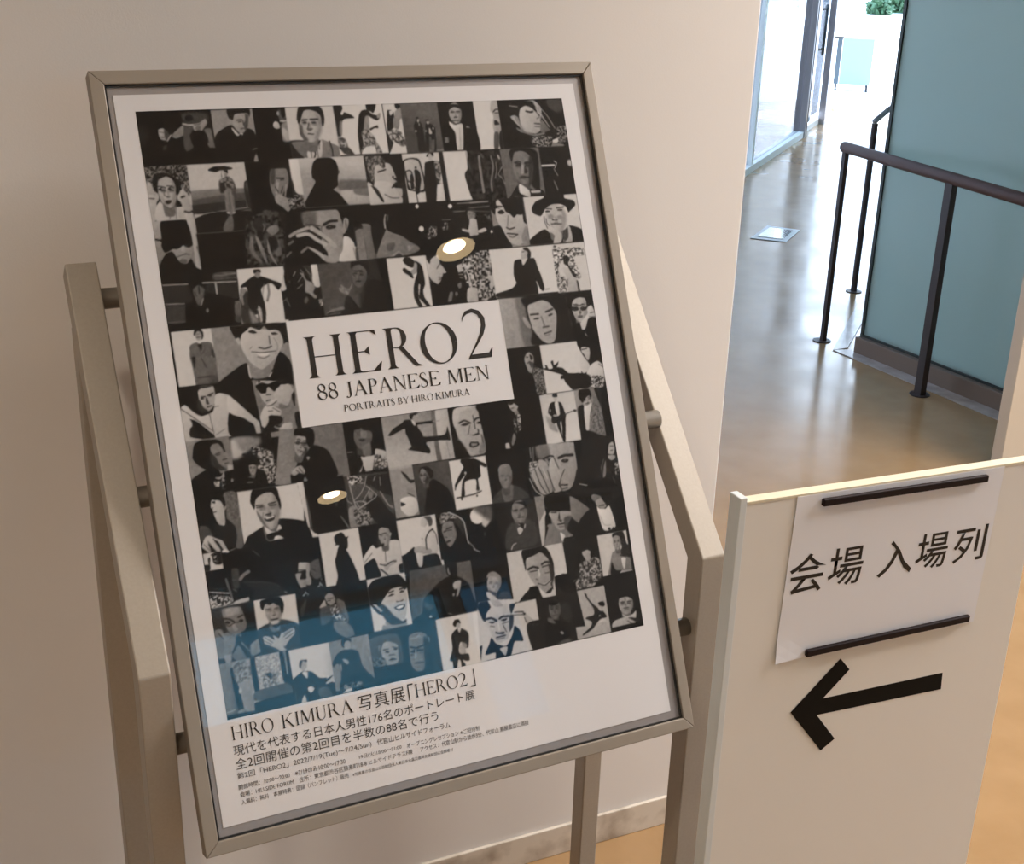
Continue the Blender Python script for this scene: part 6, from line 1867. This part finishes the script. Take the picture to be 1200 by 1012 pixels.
P 1.4 12 732 6804 802 6807 791 6875 759 6856
P .6 9 924 6598 972 6596 972 6937 926 6927
P 2.6 11 586 6983 849 6958 1026 6972 1028 7114 570 7084
P .7 11 566 7106 1020 7089 1042 7247 549 7219
P 6.6 9 815 6575 888 6567 905 6605 831 6625
T .8 980 6585 1039 6592 1061 6980 1031 7020 968 6960
L 6.6 12 990 6599 985 6857
T 8 1032 6596 1511 6598 1757 6612 1721 7218 1042 7247
P 1 8 1030 6949 1124 6887 1175 6868 1268 6894 1352 6983 1434 7000 1441 7037 1668 7158 1530 7248 1164 7239 1044 7236 1033 7080
P 8.2 6 1155 6882 1221 6884 1208 6964
E 6.4 6 1186 6799 43 64 11
P 2 7 1133 6794 1154 6739 1232 6744 1227 6772 1182 6751 1145 6832
P 8 7 1198 7068 1242 7060 1272 7096 1230 7135 1198 7104
P 8 7 1093 7235 1144 7140 1164 7239
P 2.6 17 1319 7107 1430 7107 1470 7235 1328 7204
P 7 6 1415 7044 1509 6992 1627 7029 1435 7072
P 7.6 7 1456 6618 1519 6607 1518 6917 1511 7036 1471 6979 1402 6953
P .8 7 1428 7018 1519 6989 1381 7079
T 4.6 1530 6599 2019 6601 2019 7144 1519 7217
G 4.4 5 1556 6758 1979 6845
P 1 7 1527 6860 1592 6765 1685 6724 1784 6733 1863 6785 1887 6947 1947 7044 2019 7144 1861 7183 1583 7206 1614 7010 1621 6891 1546 6899
P .6 7 1671 6661 1687 6599 1792 6608 1785 6648 1735 6650 1701 6704
E 5.6 7 1743 6676 41 54 11
P 5.6 6 1656 6827 1716 6845 1733 6891 1695 6895
L 5.6 12 1629 6881 1630 6953
P 4.4 7 1887 6947 1959 7046 2014 7137 2001 6946 1922 6809
P 4.4 7 1546 6899 1615 6890 1590 7196 1533 7208
P .6 10 1619 7059 1898 7034 2019 7144 2013 7179 1596 7197
N 0 5 14 1646 7124 1844 7131 1843 7215 1634 7194
T .8 2019 6599 2455 6594 2427 7158 2013 7179
P 2.4 12 2027 6667 2377 6676 2398 7017 2194 7011 2029 6928
P 5.6 10 2150 6807 2187 6742 2264 6739 2357 6800 2355 6886 2338 6992 2255 7030 2194 7011 2156 6930 2143 6854
L 1 10 2173 6824 2237 6825
L 1 10 2290 6811 2351 6836
E .9 6 2218 6857 27 11 11
E .9 6 2323 6842 22 11 11
L 1.2 11 2238 6898 2301 6905
P 1 7 2215 6960 2269 6941 2323 6965 2265 6965
P 4 10 2111 6775 2146 6758 2140 6830 2116 6824
N 1 4 17 2033 6904 2170 6921 2169 7006 2030 7001
P .6 12 2140 7024 2320 7025 2448 7027 2436 7184 2113 7188
T .6 2443 6591 2887 6598 2874 7228 2419 7205
P 4 17 2508 6745 2554 6705 2659 6701 2742 6755 2731 6901 2690 7065 2634 7165 2544 7158 2493 7073 2491 6926
P 1 38 2700 6771 2764 6858 2716 7071 2662 7158
P 3.4 10 2752 6769 2780 6800 2764 6858
L .6 20 2516 6857 2577 6882
L .6 20 2589 6884 2696 6869
P .8 10 2506 6917 2575 6894 2625 6904 2676 6914 2659 6936 2595 6929 2541 6936
L 5.4 15 2581 6895 2557 7001
L 1 12 2541 7059 2650 7069
L 5 12 2566 7027 2630 7034
L 1.4 10 2500 6952 2538 6960
L 1.4 10 2617 6952 2683 6953
L 5.4 25 2544 6765 2651 6749
P 1 10 2813 6645 2883 6622 2866 7201 2763 7179
T 9 1592 2756 4398 2779 4363 4046 1597 4036
"""
pt = Painter(P0[0] * 1e4, P0[1] * 1e4, P1[0] * 1e4, P1[1] * 1e4)
pt.run(COLLAGE)
pt.finish()
lvl = pt.A
disp = np.clip(0.085 + (lvl - 0.3) / 8.7 * 0.685, 0.05, 0.9)      # display tone of the ink
lin = np.where(disp < .04045, disp / 12.92, ((disp + .055) / 1.055) ** 2.4)
alb = np.clip((lin - 0.004) * 1.33, 0.004, 0.72)
own = pt.own
last = pt.tile
cellown = own[:-1, :-1].copy()
def pieces(mask):
    """connected pieces of a tile, so that every visible piece of a print is its own part"""
    h_, w_ = mask.shape
    par = []
    def root(a):
        while par[a] != a: par[a] = par[par[a]]; a = par[a]
        return a
    lab = np.zeros(mask.shape, int); prev = []
    par.append(0)
    for j in range(h_):
        row = mask[j]; d = np.diff(np.concatenate(([0], row.astype(int), [0]))); st = np.where(d == 1)[0]; en = np.where(d == -1)[0]; cur = []
        for a, b in zip(st, en):
            par.append(len(par)); me_ = len(par) - 1
            for (pa, pb, pl) in prev:
                if pa < b and pb > a:
                    ra, rb = root(me_), root(pl); par[max(ra, rb)] = min(ra, rb)
            cur.append((a, b, me_)); lab[j, a:b] = me_
        prev = cur
    rt = np.array([root(k) for k in range(len(par))])
    return rt[lab]
for _ in range(2):                             # slivers join the print beside them
    for tid in range(0, last + 1):
        m_ = cellown == tid
        if not m_.any(): continue
        j0, j1 = np.where(m_.any(1))[0][[0, -1]]; i0, i1 = np.where(m_.any(0))[0][[0, -1]]
        lab = pieces(m_[j0:j1 + 1, i0:i1 + 1])
        ids, cnt = np.unique(lab[lab > 0], return_counts=True)
        for l_ in ids[cnt < 40]:
            jj, ii = np.where(lab == l_); jj = jj + j0; ii = ii + i0
            a_, b_ = (jj[0], ii[jj == jj[0]].min() - 1), (jj[0], ii[jj == jj[0]].max() + 1)
            c_ = a_ if a_[1] >= 0 else b_
            if cellown[c_] == tid or cellown[c_] == last: c_ = b_ if b_[1] < cellown.shape[1] and cellown[b_] != last else c_
            if cellown[c_] != last: cellown[jj, ii] = cellown[c_]
parts_ = []
for tid in range(0, last):
    m_ = cellown == tid
    if not m_.any(): continue
    j0, j1 = np.where(m_.any(1))[0][[0, -1]]; i0, i1 = np.where(m_.any(0))[0][[0, -1]]
    lab = pieces(m_[j0:j1 + 1, i0:i1 + 1])
    for l_ in np.unique(lab):
        if l_: jj, ii = np.where(lab == l_); parts_.append((jj + j0, ii + i0))
nid = 0
for js, is_ in parts_:                         # the last tile is the white title block: bare paper
    idx = {}
    vid = np.full(own.shape, -1)
    q = np.stack([js * pt.nx + is_, js * pt.nx + is_ + 1, (js + 1) * pt.nx + is_ + 1, (js + 1) * pt.nx + is_], 1)
    u, inv = np.unique(q.ravel(), return_inverse=True)
    vj, vi = u // pt.nx, u % pt.nx
    gu = pt.gx[vi] * 1e-4; gv = pt.gy[vj] * 1e-4
    co = (np.array(sheet(0, 0, 0.0002))[None] + gu[:, None] * np.array(SX)[None] + gv[:, None] * np.array(SD)[None])
    me = bpy.data.meshes.new('portrait_photo')
    me.vertices.add(len(u)); me.vertices.foreach_set('co', co.astype(np.float32).ravel())
    F = inv.reshape(-1, 4)[:, ::-1]
    nf = len(F); me.loops.add(nf * 4); me.polygons.add(nf)
    me.loops.foreach_set('vertex_index', F.ravel().astype(np.int32)); me.polygons.foreach_set('loop_start', np.arange(0, nf * 4, 4, dtype=np.int32))
    me.update(calc_edges=True)
    ca = me.color_attributes.new('ink', 'FLOAT_COLOR', 'POINT')
    g = alb[vj, vi]; colr = np.stack([g * 1.02, g, g * 0.995, np.ones_like(g)], 1)
    ca.data.foreach_set('color', colr.astype(np.float32).ravel())
    link('portrait_photo', me, M_PRINT, po); nid += 1

# ---- lettering: serif capitals drawn as strips of changing width
def strip(out, pts):
    """pts: (x, y, w)"""
    P = np.array([(p[0], p[1]) for p in pts], float); W_ = np.array([p[2] for p in pts], float)
    d = np.gradient(P, axis=0); d /= (np.linalg.norm(d, axis=1)[:, None] + 1e-9)
    n_ = np.stack([-d[:, 1], d[:, 0]], 1)
    L_ = P + n_ * W_[:, None] / 2; R_ = P - n_ * W_[:, None] / 2
    for i in range(len(P) - 1): out.append([L_[i], L_[i + 1], R_[i + 1], R_[i]])
def stem(out, x, t, y0=0.0, y1=1.0, s0=True, s1=True, hair=.022, ext=.085):
    out.append([(x - t / 2, y0), (x + t / 2, y0), (x + t / 2, y1), (x - t / 2, y1)])
    for yy, on, sg in ((y0, s0, 1), (y1, s1, -1)):
        if on:
            e_ = t / 2 + ext
            out.append([(x - e_, yy), (x + e_, yy), (x + t / 2 + ext * .35, yy + sg * hair * 1.4), (x + t / 2, yy + sg * .075), (x - t / 2, yy + sg * .075), (x - t / 2 - ext * .35, yy + sg * hair * 1.4)])
def arc(cx, cy, rx, ry, a0, a1, thick, thin, n=26, tilt=0.0):
    r_ = []
    for i in range(n + 1):
        a = math.radians(a0 + (a1 - a0) * i / n); k = abs(math.cos(a - tilt)) ** 1.6
        w_ = thin + (thick - thin) * k
        r_.append((cx + (rx - w_ / 2) * math.cos(a), cy + (ry - w_ / 2) * math.sin(a), w_))
    return r_
def glyph(ch, t, h):
    o = []
    if ch == 'H': stem(o, .17, t); stem(o, .83, t); o.append([(.17, .49), (.83, .49), (.83, .49 + h), (.17, .49 + h)]); return o, 1.0
    if ch == 'I': stem(o, .19, t); return o, .38
    if ch == 'E':
        stem(o, .17, t, ext=.08); o.append([(.17, 1 - h), (.60, 1 - h), (.74, .86), (.72, 1), (.17, 1)]); o.append([(.17, 0), (.74, 0), (.80, .22), (.76, .20), (.58, h * 1.3), (.17, h)])
        o.append([(.17, .5 - h / 2), (.40, .5 - h / 2), (.52, .40), (.52, .62), (.40, .5 + h / 2), (.17, .5 + h / 2)]); return o, .80
    if ch == 'F':
        o_, w_ = glyph('E', t, h); return [q for i, q in enumerate(o_) if i != 4], .74
    if ch == 'L':
        stem(o, .17, t); o.append([(.17, 0), (.68, 0), (.74, .26), (.70, .24), (.54, h * 1.3), (.17, h)]); return o, .74
    if ch in 'RPB':
        stem(o, .17, t); ry = .255 if ch != 'B' else .24
        x1 = .36
        o.append([(.17, 1 - h), (x1, 1 - h), (x1, 1), (.17, 1)]); strip(o, arc(x1, 1 - ry, .27, ry, 90, -90, t * 1.05, h))
        y_ = 1 - 2 * ry; o.append([(.17, y_), (x1, y_), (x1, y_ + h), (.17, y_ + h)])
        if ch == 'R': o.append([(.36, y_ + h), (.50, y_ + h * 1.2), (.86, .05), (.98, 0), (.80, 0), (.74, .03)]); return o, .95
        if ch == 'B': strip(o, arc(x1, .262, .32, .262, 90, -90, t * 1.1, h)); o.append([(.17, 0), (x1, 0), (x1, h), (.17, h)]); return o, .76
        return o, .66
    if ch == 'D': stem(o, .17, t); o.append([(.17, 1 - h), (.4, 1 - h), (.4, 1), (.17, 1)]); o.append([(.17, 0), (.4, 0), (.4, h), (.17, h)]); strip(o, arc(.40, .5, .48, .5, 90, -90, t * 1.1, h)); return o, .94
    if ch == 'O' or ch == '0':
        w_ = 1.0 if ch == 'O' else .56
        strip(o, arc(w_ / 2, .5, w_ / 2 - .02, .515, 0, 360, t * 1.05, h * 1.1, 48, tilt=.20)); return o, w_
    if ch == '8': strip(o, arc(.29, .76, .22, .25, 0, 360, t * .75, h * 1.3, 32, .5)); strip(o, arc(.29, .27, .27, .28, 0, 360, t * .85, h * 1.3, 32, .5)); return o, .58
    if ch == '2':
        strip(o, [(.06, .80, .005), (.10, .90, t * .35), (.20, .985, t * .7), (.36, 1.02, t * .8), (.52, .96, t * 1.0), (.61, .83, t * 1.15), (.61, .68, t * 1.1), (.54, .52, t * .9), (.40, .34, t * .55), (.24, .16, t * .35), (.14, .04, t * .3)])
        o.append([(.09, 0), (.72, 0), (.77, .20), (.74, .19), (.66, .10), (.28, .095), (.17, .09)]); return o, .80
    if ch == 'J': stem(o, .30, t, .18, 1, False, True); strip(o, [(.30, .2, t), (.28, .06, t * .8), (.20, -.04, t * .5), (.10, -.04, t * .5), (.05, .04, t * .9)]); return o, .46
    if ch == 'A':
        o.append([(.44, 1.02), (.50, 1.02), (.86, .03), (.72, .03), (.42, .86)]); strip(o, [(.46, .98, h * 1.3), (.12, .02, h * 1.3)])
        o.append([(.26, .33), (.64, .33), (.63, .33 + h), (.27, .33 + h)]); o.append([(.02, 0), (.24, 0), (.15, .05), (.10, .05)]); o.append([(.62, 0), (.94, 0), (.84, .05), (.74, .05)]); return o, .92
    if ch == 'N':
        strip(o, [(.16, .98, h * 1.5), (.16, .02, h * 1.5)]); strip(o, [(.80, 1, h * 1.5), (.80, .0, h * 1.5)]); o.append([(.10, 1), (.24, 1), (.84, .0), (.76, .0)])
        o.append([(.04, 0), (.28, 0), (.20, .045), (.12, .045)]); o.append([(.68, 1), (.92, 1), (.84, .955), (.76, .955)]); o.append([(.02, 1), (.2, 1), (.16, .955), (.1, .955)]); return o, .94
    if ch == 'M':
        strip(o, [(.15, .98, h * 1.5), (.10, .02, h * 1.5)]); stem(o, .92, t); o.append([(.10, 1), (.26, 1), (.57, .12), (.50, .0)]); strip(o, [(.86, .98, h * 1.4), (.52, .02, h * 1.4)])
        o.append([(.0, 0), (.22, 0), (.14, .045), (.07, .045)]); return o, 1.08
    if ch == 'S':
        strip(o, [(.46, .78, .01), (.43, .88, h * 1.5), (.36, .98, h * 1.6), (.24, 1.0, h * 1.6), (.12, .92, t * .6), (.08, .79, t * .85), (.14, .66, t), (.28, .54, t * 1.15), (.42, .42, t * 1.1), (.50, .26, t * .9), (.46, .10, t * .6), (.34, .01, h * 1.6), (.20, .0, h * 1.6), (.10, .08, h * 1.5), (.05, .26, .01)]); return o, .58
    if ch == 'T': stem(o, .36, t, s1=False); o.append([(.02, 1), (.70, 1), (.70, .80), (.66, .9), (.56, 1 - h), (.16, 1 - h), (.06, .9), (.02, .80)]); return o, .72
    if ch == 'Y': strip(o, [(.80, .98, h * 1.3), (.46, .46, h * 1.3)]); o.append([(.06, 1), (.20, 1), (.51, .46), (.51, 0), (.40, 0), (.40, .46)]); o.append([(.30, 0), (.61, 0), (.55, .05), (.36, .05)]); o.append([(.0, 1), (.26, 1), (.2, .955), (.06, .955)]); o.append([(.68, 1), (.92, 1), (.84, .955), (.76, .955)]); return o, .88
    if ch == 'K': stem(o, .17, t); strip(o, [(.74, .98, h * 1.4), (.24, .48, h * 1.4)]); o.append([(.33, .57), (.42, .64), (.86, .04), (.98, 0), (.76, 0)]); o.append([(.62, 1), (.88, 1), (.80, .955), (.68, .955)]); return o, .94
    if ch == 'U': stem(o, .17, t, .3, 1, False, True); strip(o, [(.17, .32, t), (.19, .18, t * .95), (.27, .06, t * .7), (.42, .0, t * .45), (.57, .05, h * 1.8), (.68, .17, h * 1.5), (.71, .34, h * 1.4), (.71, .98, h * 1.4)]); o.append([(.6, 1), (.82, 1), (.75, .955), (.67, .955)]); return o, .86
    if ch == '1': stem(o, .22, t * .9, s1=False, ext=.06); o.append([(.05, .86), (.22 - t / 2, .93), (.22 + t * .4, 1.0), (.05, .90)]); return o, .40
    return o, .40
def word(name, text, u0, u1, v, cap, t, h, parent=None, space=.42, track=.03, m=M_INK, label=None, w=0.0005):
    polys = []; x = 0.0
    for ch in text:
        if ch == ' ': x += space; continue
        g, wd = glyph(ch, t, h)
        for q in g: polys.append([(x + a_, b_) for a_, b_ in q])
        x += wd + track
    x -= track
    sx = (u1 - u0) / x; vs = []; fs = []
    for q in polys:
        k = len(vs); vs += [sheet(u0 + a_ * sx, v - b_ * cap, w) for a_, b_ in q]
        ar = sum(q[i][0] * q[(i + 1) % len(q)][1] - q[(i + 1) % len(q)][0] * q[i][1] for i in range(len(q)))
        r_ = list(range(k, k + len(q))); fs.append(r_ if ar > 0 else r_[::-1])
    o = link(name, mesh(vs, fs, name), m, parent or po)
    if label: o['label'] = label
    return o
def kana(name, body, u0, u1, v0, v1, parent, m, place, shear=0.0, bold=0.0):
    """type set with Blender's own font, fitted to a box"""
    c_ = bpy.data.curves.new('type', 'FONT'); c_.body = body; c_.resolution_u = 3; c_.offset = bold
    o_ = bpy.data.objects.new('type', c_); COL.objects.link(o_); bpy.context.view_layer.update()
    me = bpy.data.meshes.new_from_object(o_.evaluated_get(bpy.context.evaluated_depsgraph_get()))
    bpy.data.objects.remove(o_); me.name = name; me.materials.clear()
    co = np.zeros(len(me.vertices) * 3); me.vertices.foreach_get('co', co); co = co.reshape(-1, 3)
    mn, mx = co.min(0), co.max(0)
    s_ = (co[:, 0] - mn[0]) / (mx[0] - mn[0]); r_ = (co[:, 1] - mn[1]) / (mx[1] - mn[1])
    out = np.array([tuple(place(u0 + (u1 - u0) * a_, v0 + (v1 - v0) * (1 - b_))) for a_, b_ in zip(s_, r_)], dtype=np.float32)
    me.vertices.foreach_set('co', out.ravel()); me.update()
    return link(name, me, m, parent)
pl_ = lambda u, v: sheet(u, v, 0.0005)

U = 1e-4
for ch, a, b, v, cap in (('H', 1762, 2256, 3477, 497), ('E', 2302, 2712, 3480, 503), ('R', 2764, 3222, 3480, 502), ('O', 3225, 3742, 3484, 508), ('2', 3800, 4215, 3480, 600)):
    word('title_letter', ch, a * U, b * U, v * U, cap * U, .135 if ch != '2' else .105, .022)
word('subtitle', '88', 1840 * U, 2104 * U, 3748 * U, 188 * U, .125, .03)
word('subtitle', 'JAPANESE', 2196 * U, 3432 * U, 3750 * U, 180 * U, .125, .03)
word('subtitle', 'MEN', 3528 * U, 4102 * U, 3755 * U, 178 * U, .125, .03)
for tx_, a, b in (('PORTRAITS', 2142, 2796), ('BY', 2830, 2980), ('HIRO', 3012, 3304), ('KIMURA', 3330, 3796)):
    word('byline', tx_, a * U, b * U, 3922 * U, 82 * U, .13, .045)
for tx_, a, b in (('HIRO', 240, 738), ('KIMURA', 826, 1696), ('HERO2', 2484, 3176)):
    word('headline', tx_, a * U, b * U, 7468 * U, 158 * U, .105, .028)
kana('headline', '写真展', 1768 * U, 2356 * U, 7292 * U, 7482 * U, po, M_INK, pl_, bold=-.006)
kana('headline', '「', 2398 * U, 2470 * U, 7290 * U, 7490 * U, po, M_INK, pl_, bold=-.01)
kana('headline', '」', 3212 * U, 3280 * U, 7284 * U, 7496 * U, po, M_INK, pl_, bold=-.01)
kana('text_line', '現代を代表する日本人男性176名のポートレート展', 238 * U, 3240 * U, 7530 * U, 7652 * U, po, M_INK, pl_, bold=-.004)
kana('text_line', '全2回開催の第2回目を半数の88名で行う', 238 * U, 2730 * U, 7682 * U, 7806 * U, po, M_INK, pl_, bold=-.004)
kana('text_line', '第2回「HERO2」2022/7/19(Tue)～7/24(Sun)', 238 * U, 1850 * U, 7842 * U, 7926 * U, po, M_INK2, pl_)
kana('text_line', '代官山ヒルサイドフォーラム', 1920 * U, 2866 * U, 7848 * U, 7920 * U, po, M_INK2, pl_)
kana('text_line', '開館時間：10:00～20:00', 235 * U, 834 * U, 7976 * U, 8036 * U, po, M_INK2, pl_)
kana('text_line', '※7/19のみ10:00～17:30', 898 * U, 1506 * U, 7976 * U, 8036 * U, po, M_INK2, pl_)
kana('text_line', '19日(火)18:00～21:00', 1678 * U, 2212 * U, 7976 * U, 8036 * U, po, M_INK2, pl_)
kana('text_line', 'オープニングレセプション ※ご招待制', 2284 * U, 3238 * U, 7980 * U, 8040 * U, po, M_INK2, pl_)
kana('text_line', '会場：HILLSIDE FORUM　住所：東京都渋谷区猿楽町18-8 ヒルサイドテラスF棟', 238 * U, 2342 * U, 8060 * U, 8122 * U, po, M_INK2, pl_)
kana('text_line', 'アクセス：代官山駅から徒歩3分、代官山 蔦屋書店に隣接', 2440 * U, 3900 * U, 8062 * U, 8124 * U, po, M_INK2, pl_)
kana('text_line', '入場料：無料　本展特典：図録（パンフレット）販売', 240 * U, 1520 * U, 8148 * U, 8210 * U, po, M_INK2, pl_)
kana('text_line', '※写真展の収益は公益財団法人東日本大震災復興支援財団に全額寄付', 1568 * U, 2856 * U, 8166 * U, 8208 * U, po, M_INK2, pl_)

# ------------------------------------------------------------------ cream sign panel
PY = 1.013
sp_ = empty('sign_panel', (0.96, PY + .01, 0), 'cream freestanding partition panel with paper sign and black arrow on it', 'sign panel')
bm = bmesh.new(); prism(bm, [(0.7525, PY, 0.03), (1.1772, PY, 0.03), (1.1772, PY, 1.0309), (0.7525, PY, 1.0434)], (0, 0.013, 0))
fin(bm, 'board', M_PANEL, sp_, 0.001)
bm = bmesh.new(); prism(bm, [(0.7536, PY - .0008, 1.0436), (1.1772, PY - .0008, 1.0311), (1.1772, PY - .0008, 1.0281), (0.7536, PY - .0008, 1.0406)], (0, 0.0146, 0)); fin(bm, 'top_edge', mat('cream_edge', (0.74, 0.68, 0.52), 0.45), sp_)
bm = bmesh.new(); box(bm, (0.7445, PY - .001, 0.0), (0.7535, PY + 0.019, 1.0490)); fin(bm, 'edge_post', mat('edge_post', (0.66, 0.71, 0.73), 0.4), sp_, 0.001)
for x in (0.77, 1.13):
    bm = bmesh.new(); box(bm, (x, PY - 0.10, 0.0), (x + 0.03, PY + 0.14, 0.03)); fin(bm, 'foot', M_STEEL, sp_, 0.002)
ang = -0.0305
def psh(u, v, w=0.0):       # coordinates on the paper sign from its top left corner
    return Vector((0.8185 + u * math.cos(ang) + v * math.sin(ang), PY - 0.0006 - w, 1.0395 + u * math.sin(ang) - v * math.cos(ang)))
SW, SH = 0.2955, 0.2045
ps = empty('paper_sign', psh(SW / 2, SH), 'white paper sheet with black Japanese lettering held on the cream panel', 'paper sign')
vs = []; fs = []; n = 16
for j in range(n + 1):
    for i in range(n + 1):
        u, v = i / n, j / n
        lift = 0.003 * max(0, (1 - u * 7)) * max(0, v * 7 - 6)
        vs.append(psh(u * SW, v * SH, max(lift, 0) + 0.0009))
for j in range(n):
    for i in range(n):
        k = j * (n + 1) + i; fs.append((k, k + n + 1, k + n + 2, k + 1))
sheet_o = link('paper', mesh(vs, fs, 'paper'), M_SHEET, ps)
sm = sheet_o.modifiers.new('thick', 'SOLIDIFY'); sm.thickness = 0.0003; sm.offset = -1
pp = lambda u, v: psh(u, v, 0.0012)
for ch, a, b, t_, bt in (('会', .0035, .0530, .0715, .1205), ('場', .0575, .1055, .0712, .1195), ('入', .1285, .1790, .0735, .1185), ('場', .1830, .2300, .0718, .1185), ('列', .2395, .2885, .0722, .1185)):
    kana('lettering', ch, a, b, t_, bt, ps, M_INK, pp, bold=.006)
def magnet(x0, z0, x1, z1, label):
    a = Vector((x0, PY - 0.0075, z0)); b = Vector((x1, PY - 0.0075, z1)); d = (b - a); up = Vector((-d.z, 0, d.x)).normalized()
    bm = bmesh.new(); obox(bm, a - up * 0.0042 + Vector((0, 0.0, 0)), d, up * 0.0084, Vector((0, 0.0055, 0)))
    o = fin(bm, 'magnet_strip', M_MAG, None, 0.0012); tag(o, label, 'magnet', 'magnet strips holding the paper sign')
magnet(0.8502, 1.0290, 1.0855, 1.0215, 'upper black magnet strip holding the top of the paper sign')
magnet(0.8535, 0.8402, 1.0952, 0.8352, 'lower black magnet strip holding the bottom of the paper sign')
# arrow cut from black tape, three pieces
ar = empty('arrow_sign', (0.8456, PY, 0.7606), 'black tape arrow pointing left on the cream panel under the paper', 'arrow')
def tape(pts, w):
    bm = bmesh.new(); prism(bm, [(x, PY - 0.0004 - w, z) for x, z in pts], (0, 0.0004, 0)); fin(bm, 'tape_strip', M_TAPE, ar)
tape([(0.8876, 0.7686), (1.0731, 0.7606), (1.0751, 0.7368), (0.8700, 0.7480), (0.8620, 0.7600)], 0.0)
tape([(0.8456, 0.7606), (0.9088, 0.8185), (0.9244, 0.8003), (0.8700, 0.7500)], 0.0004)
tape([(0.8456, 0.7606), (0.8640, 0.7740), (0.9163, 0.7066), (0.8973, 0.6948)], 0.0008)
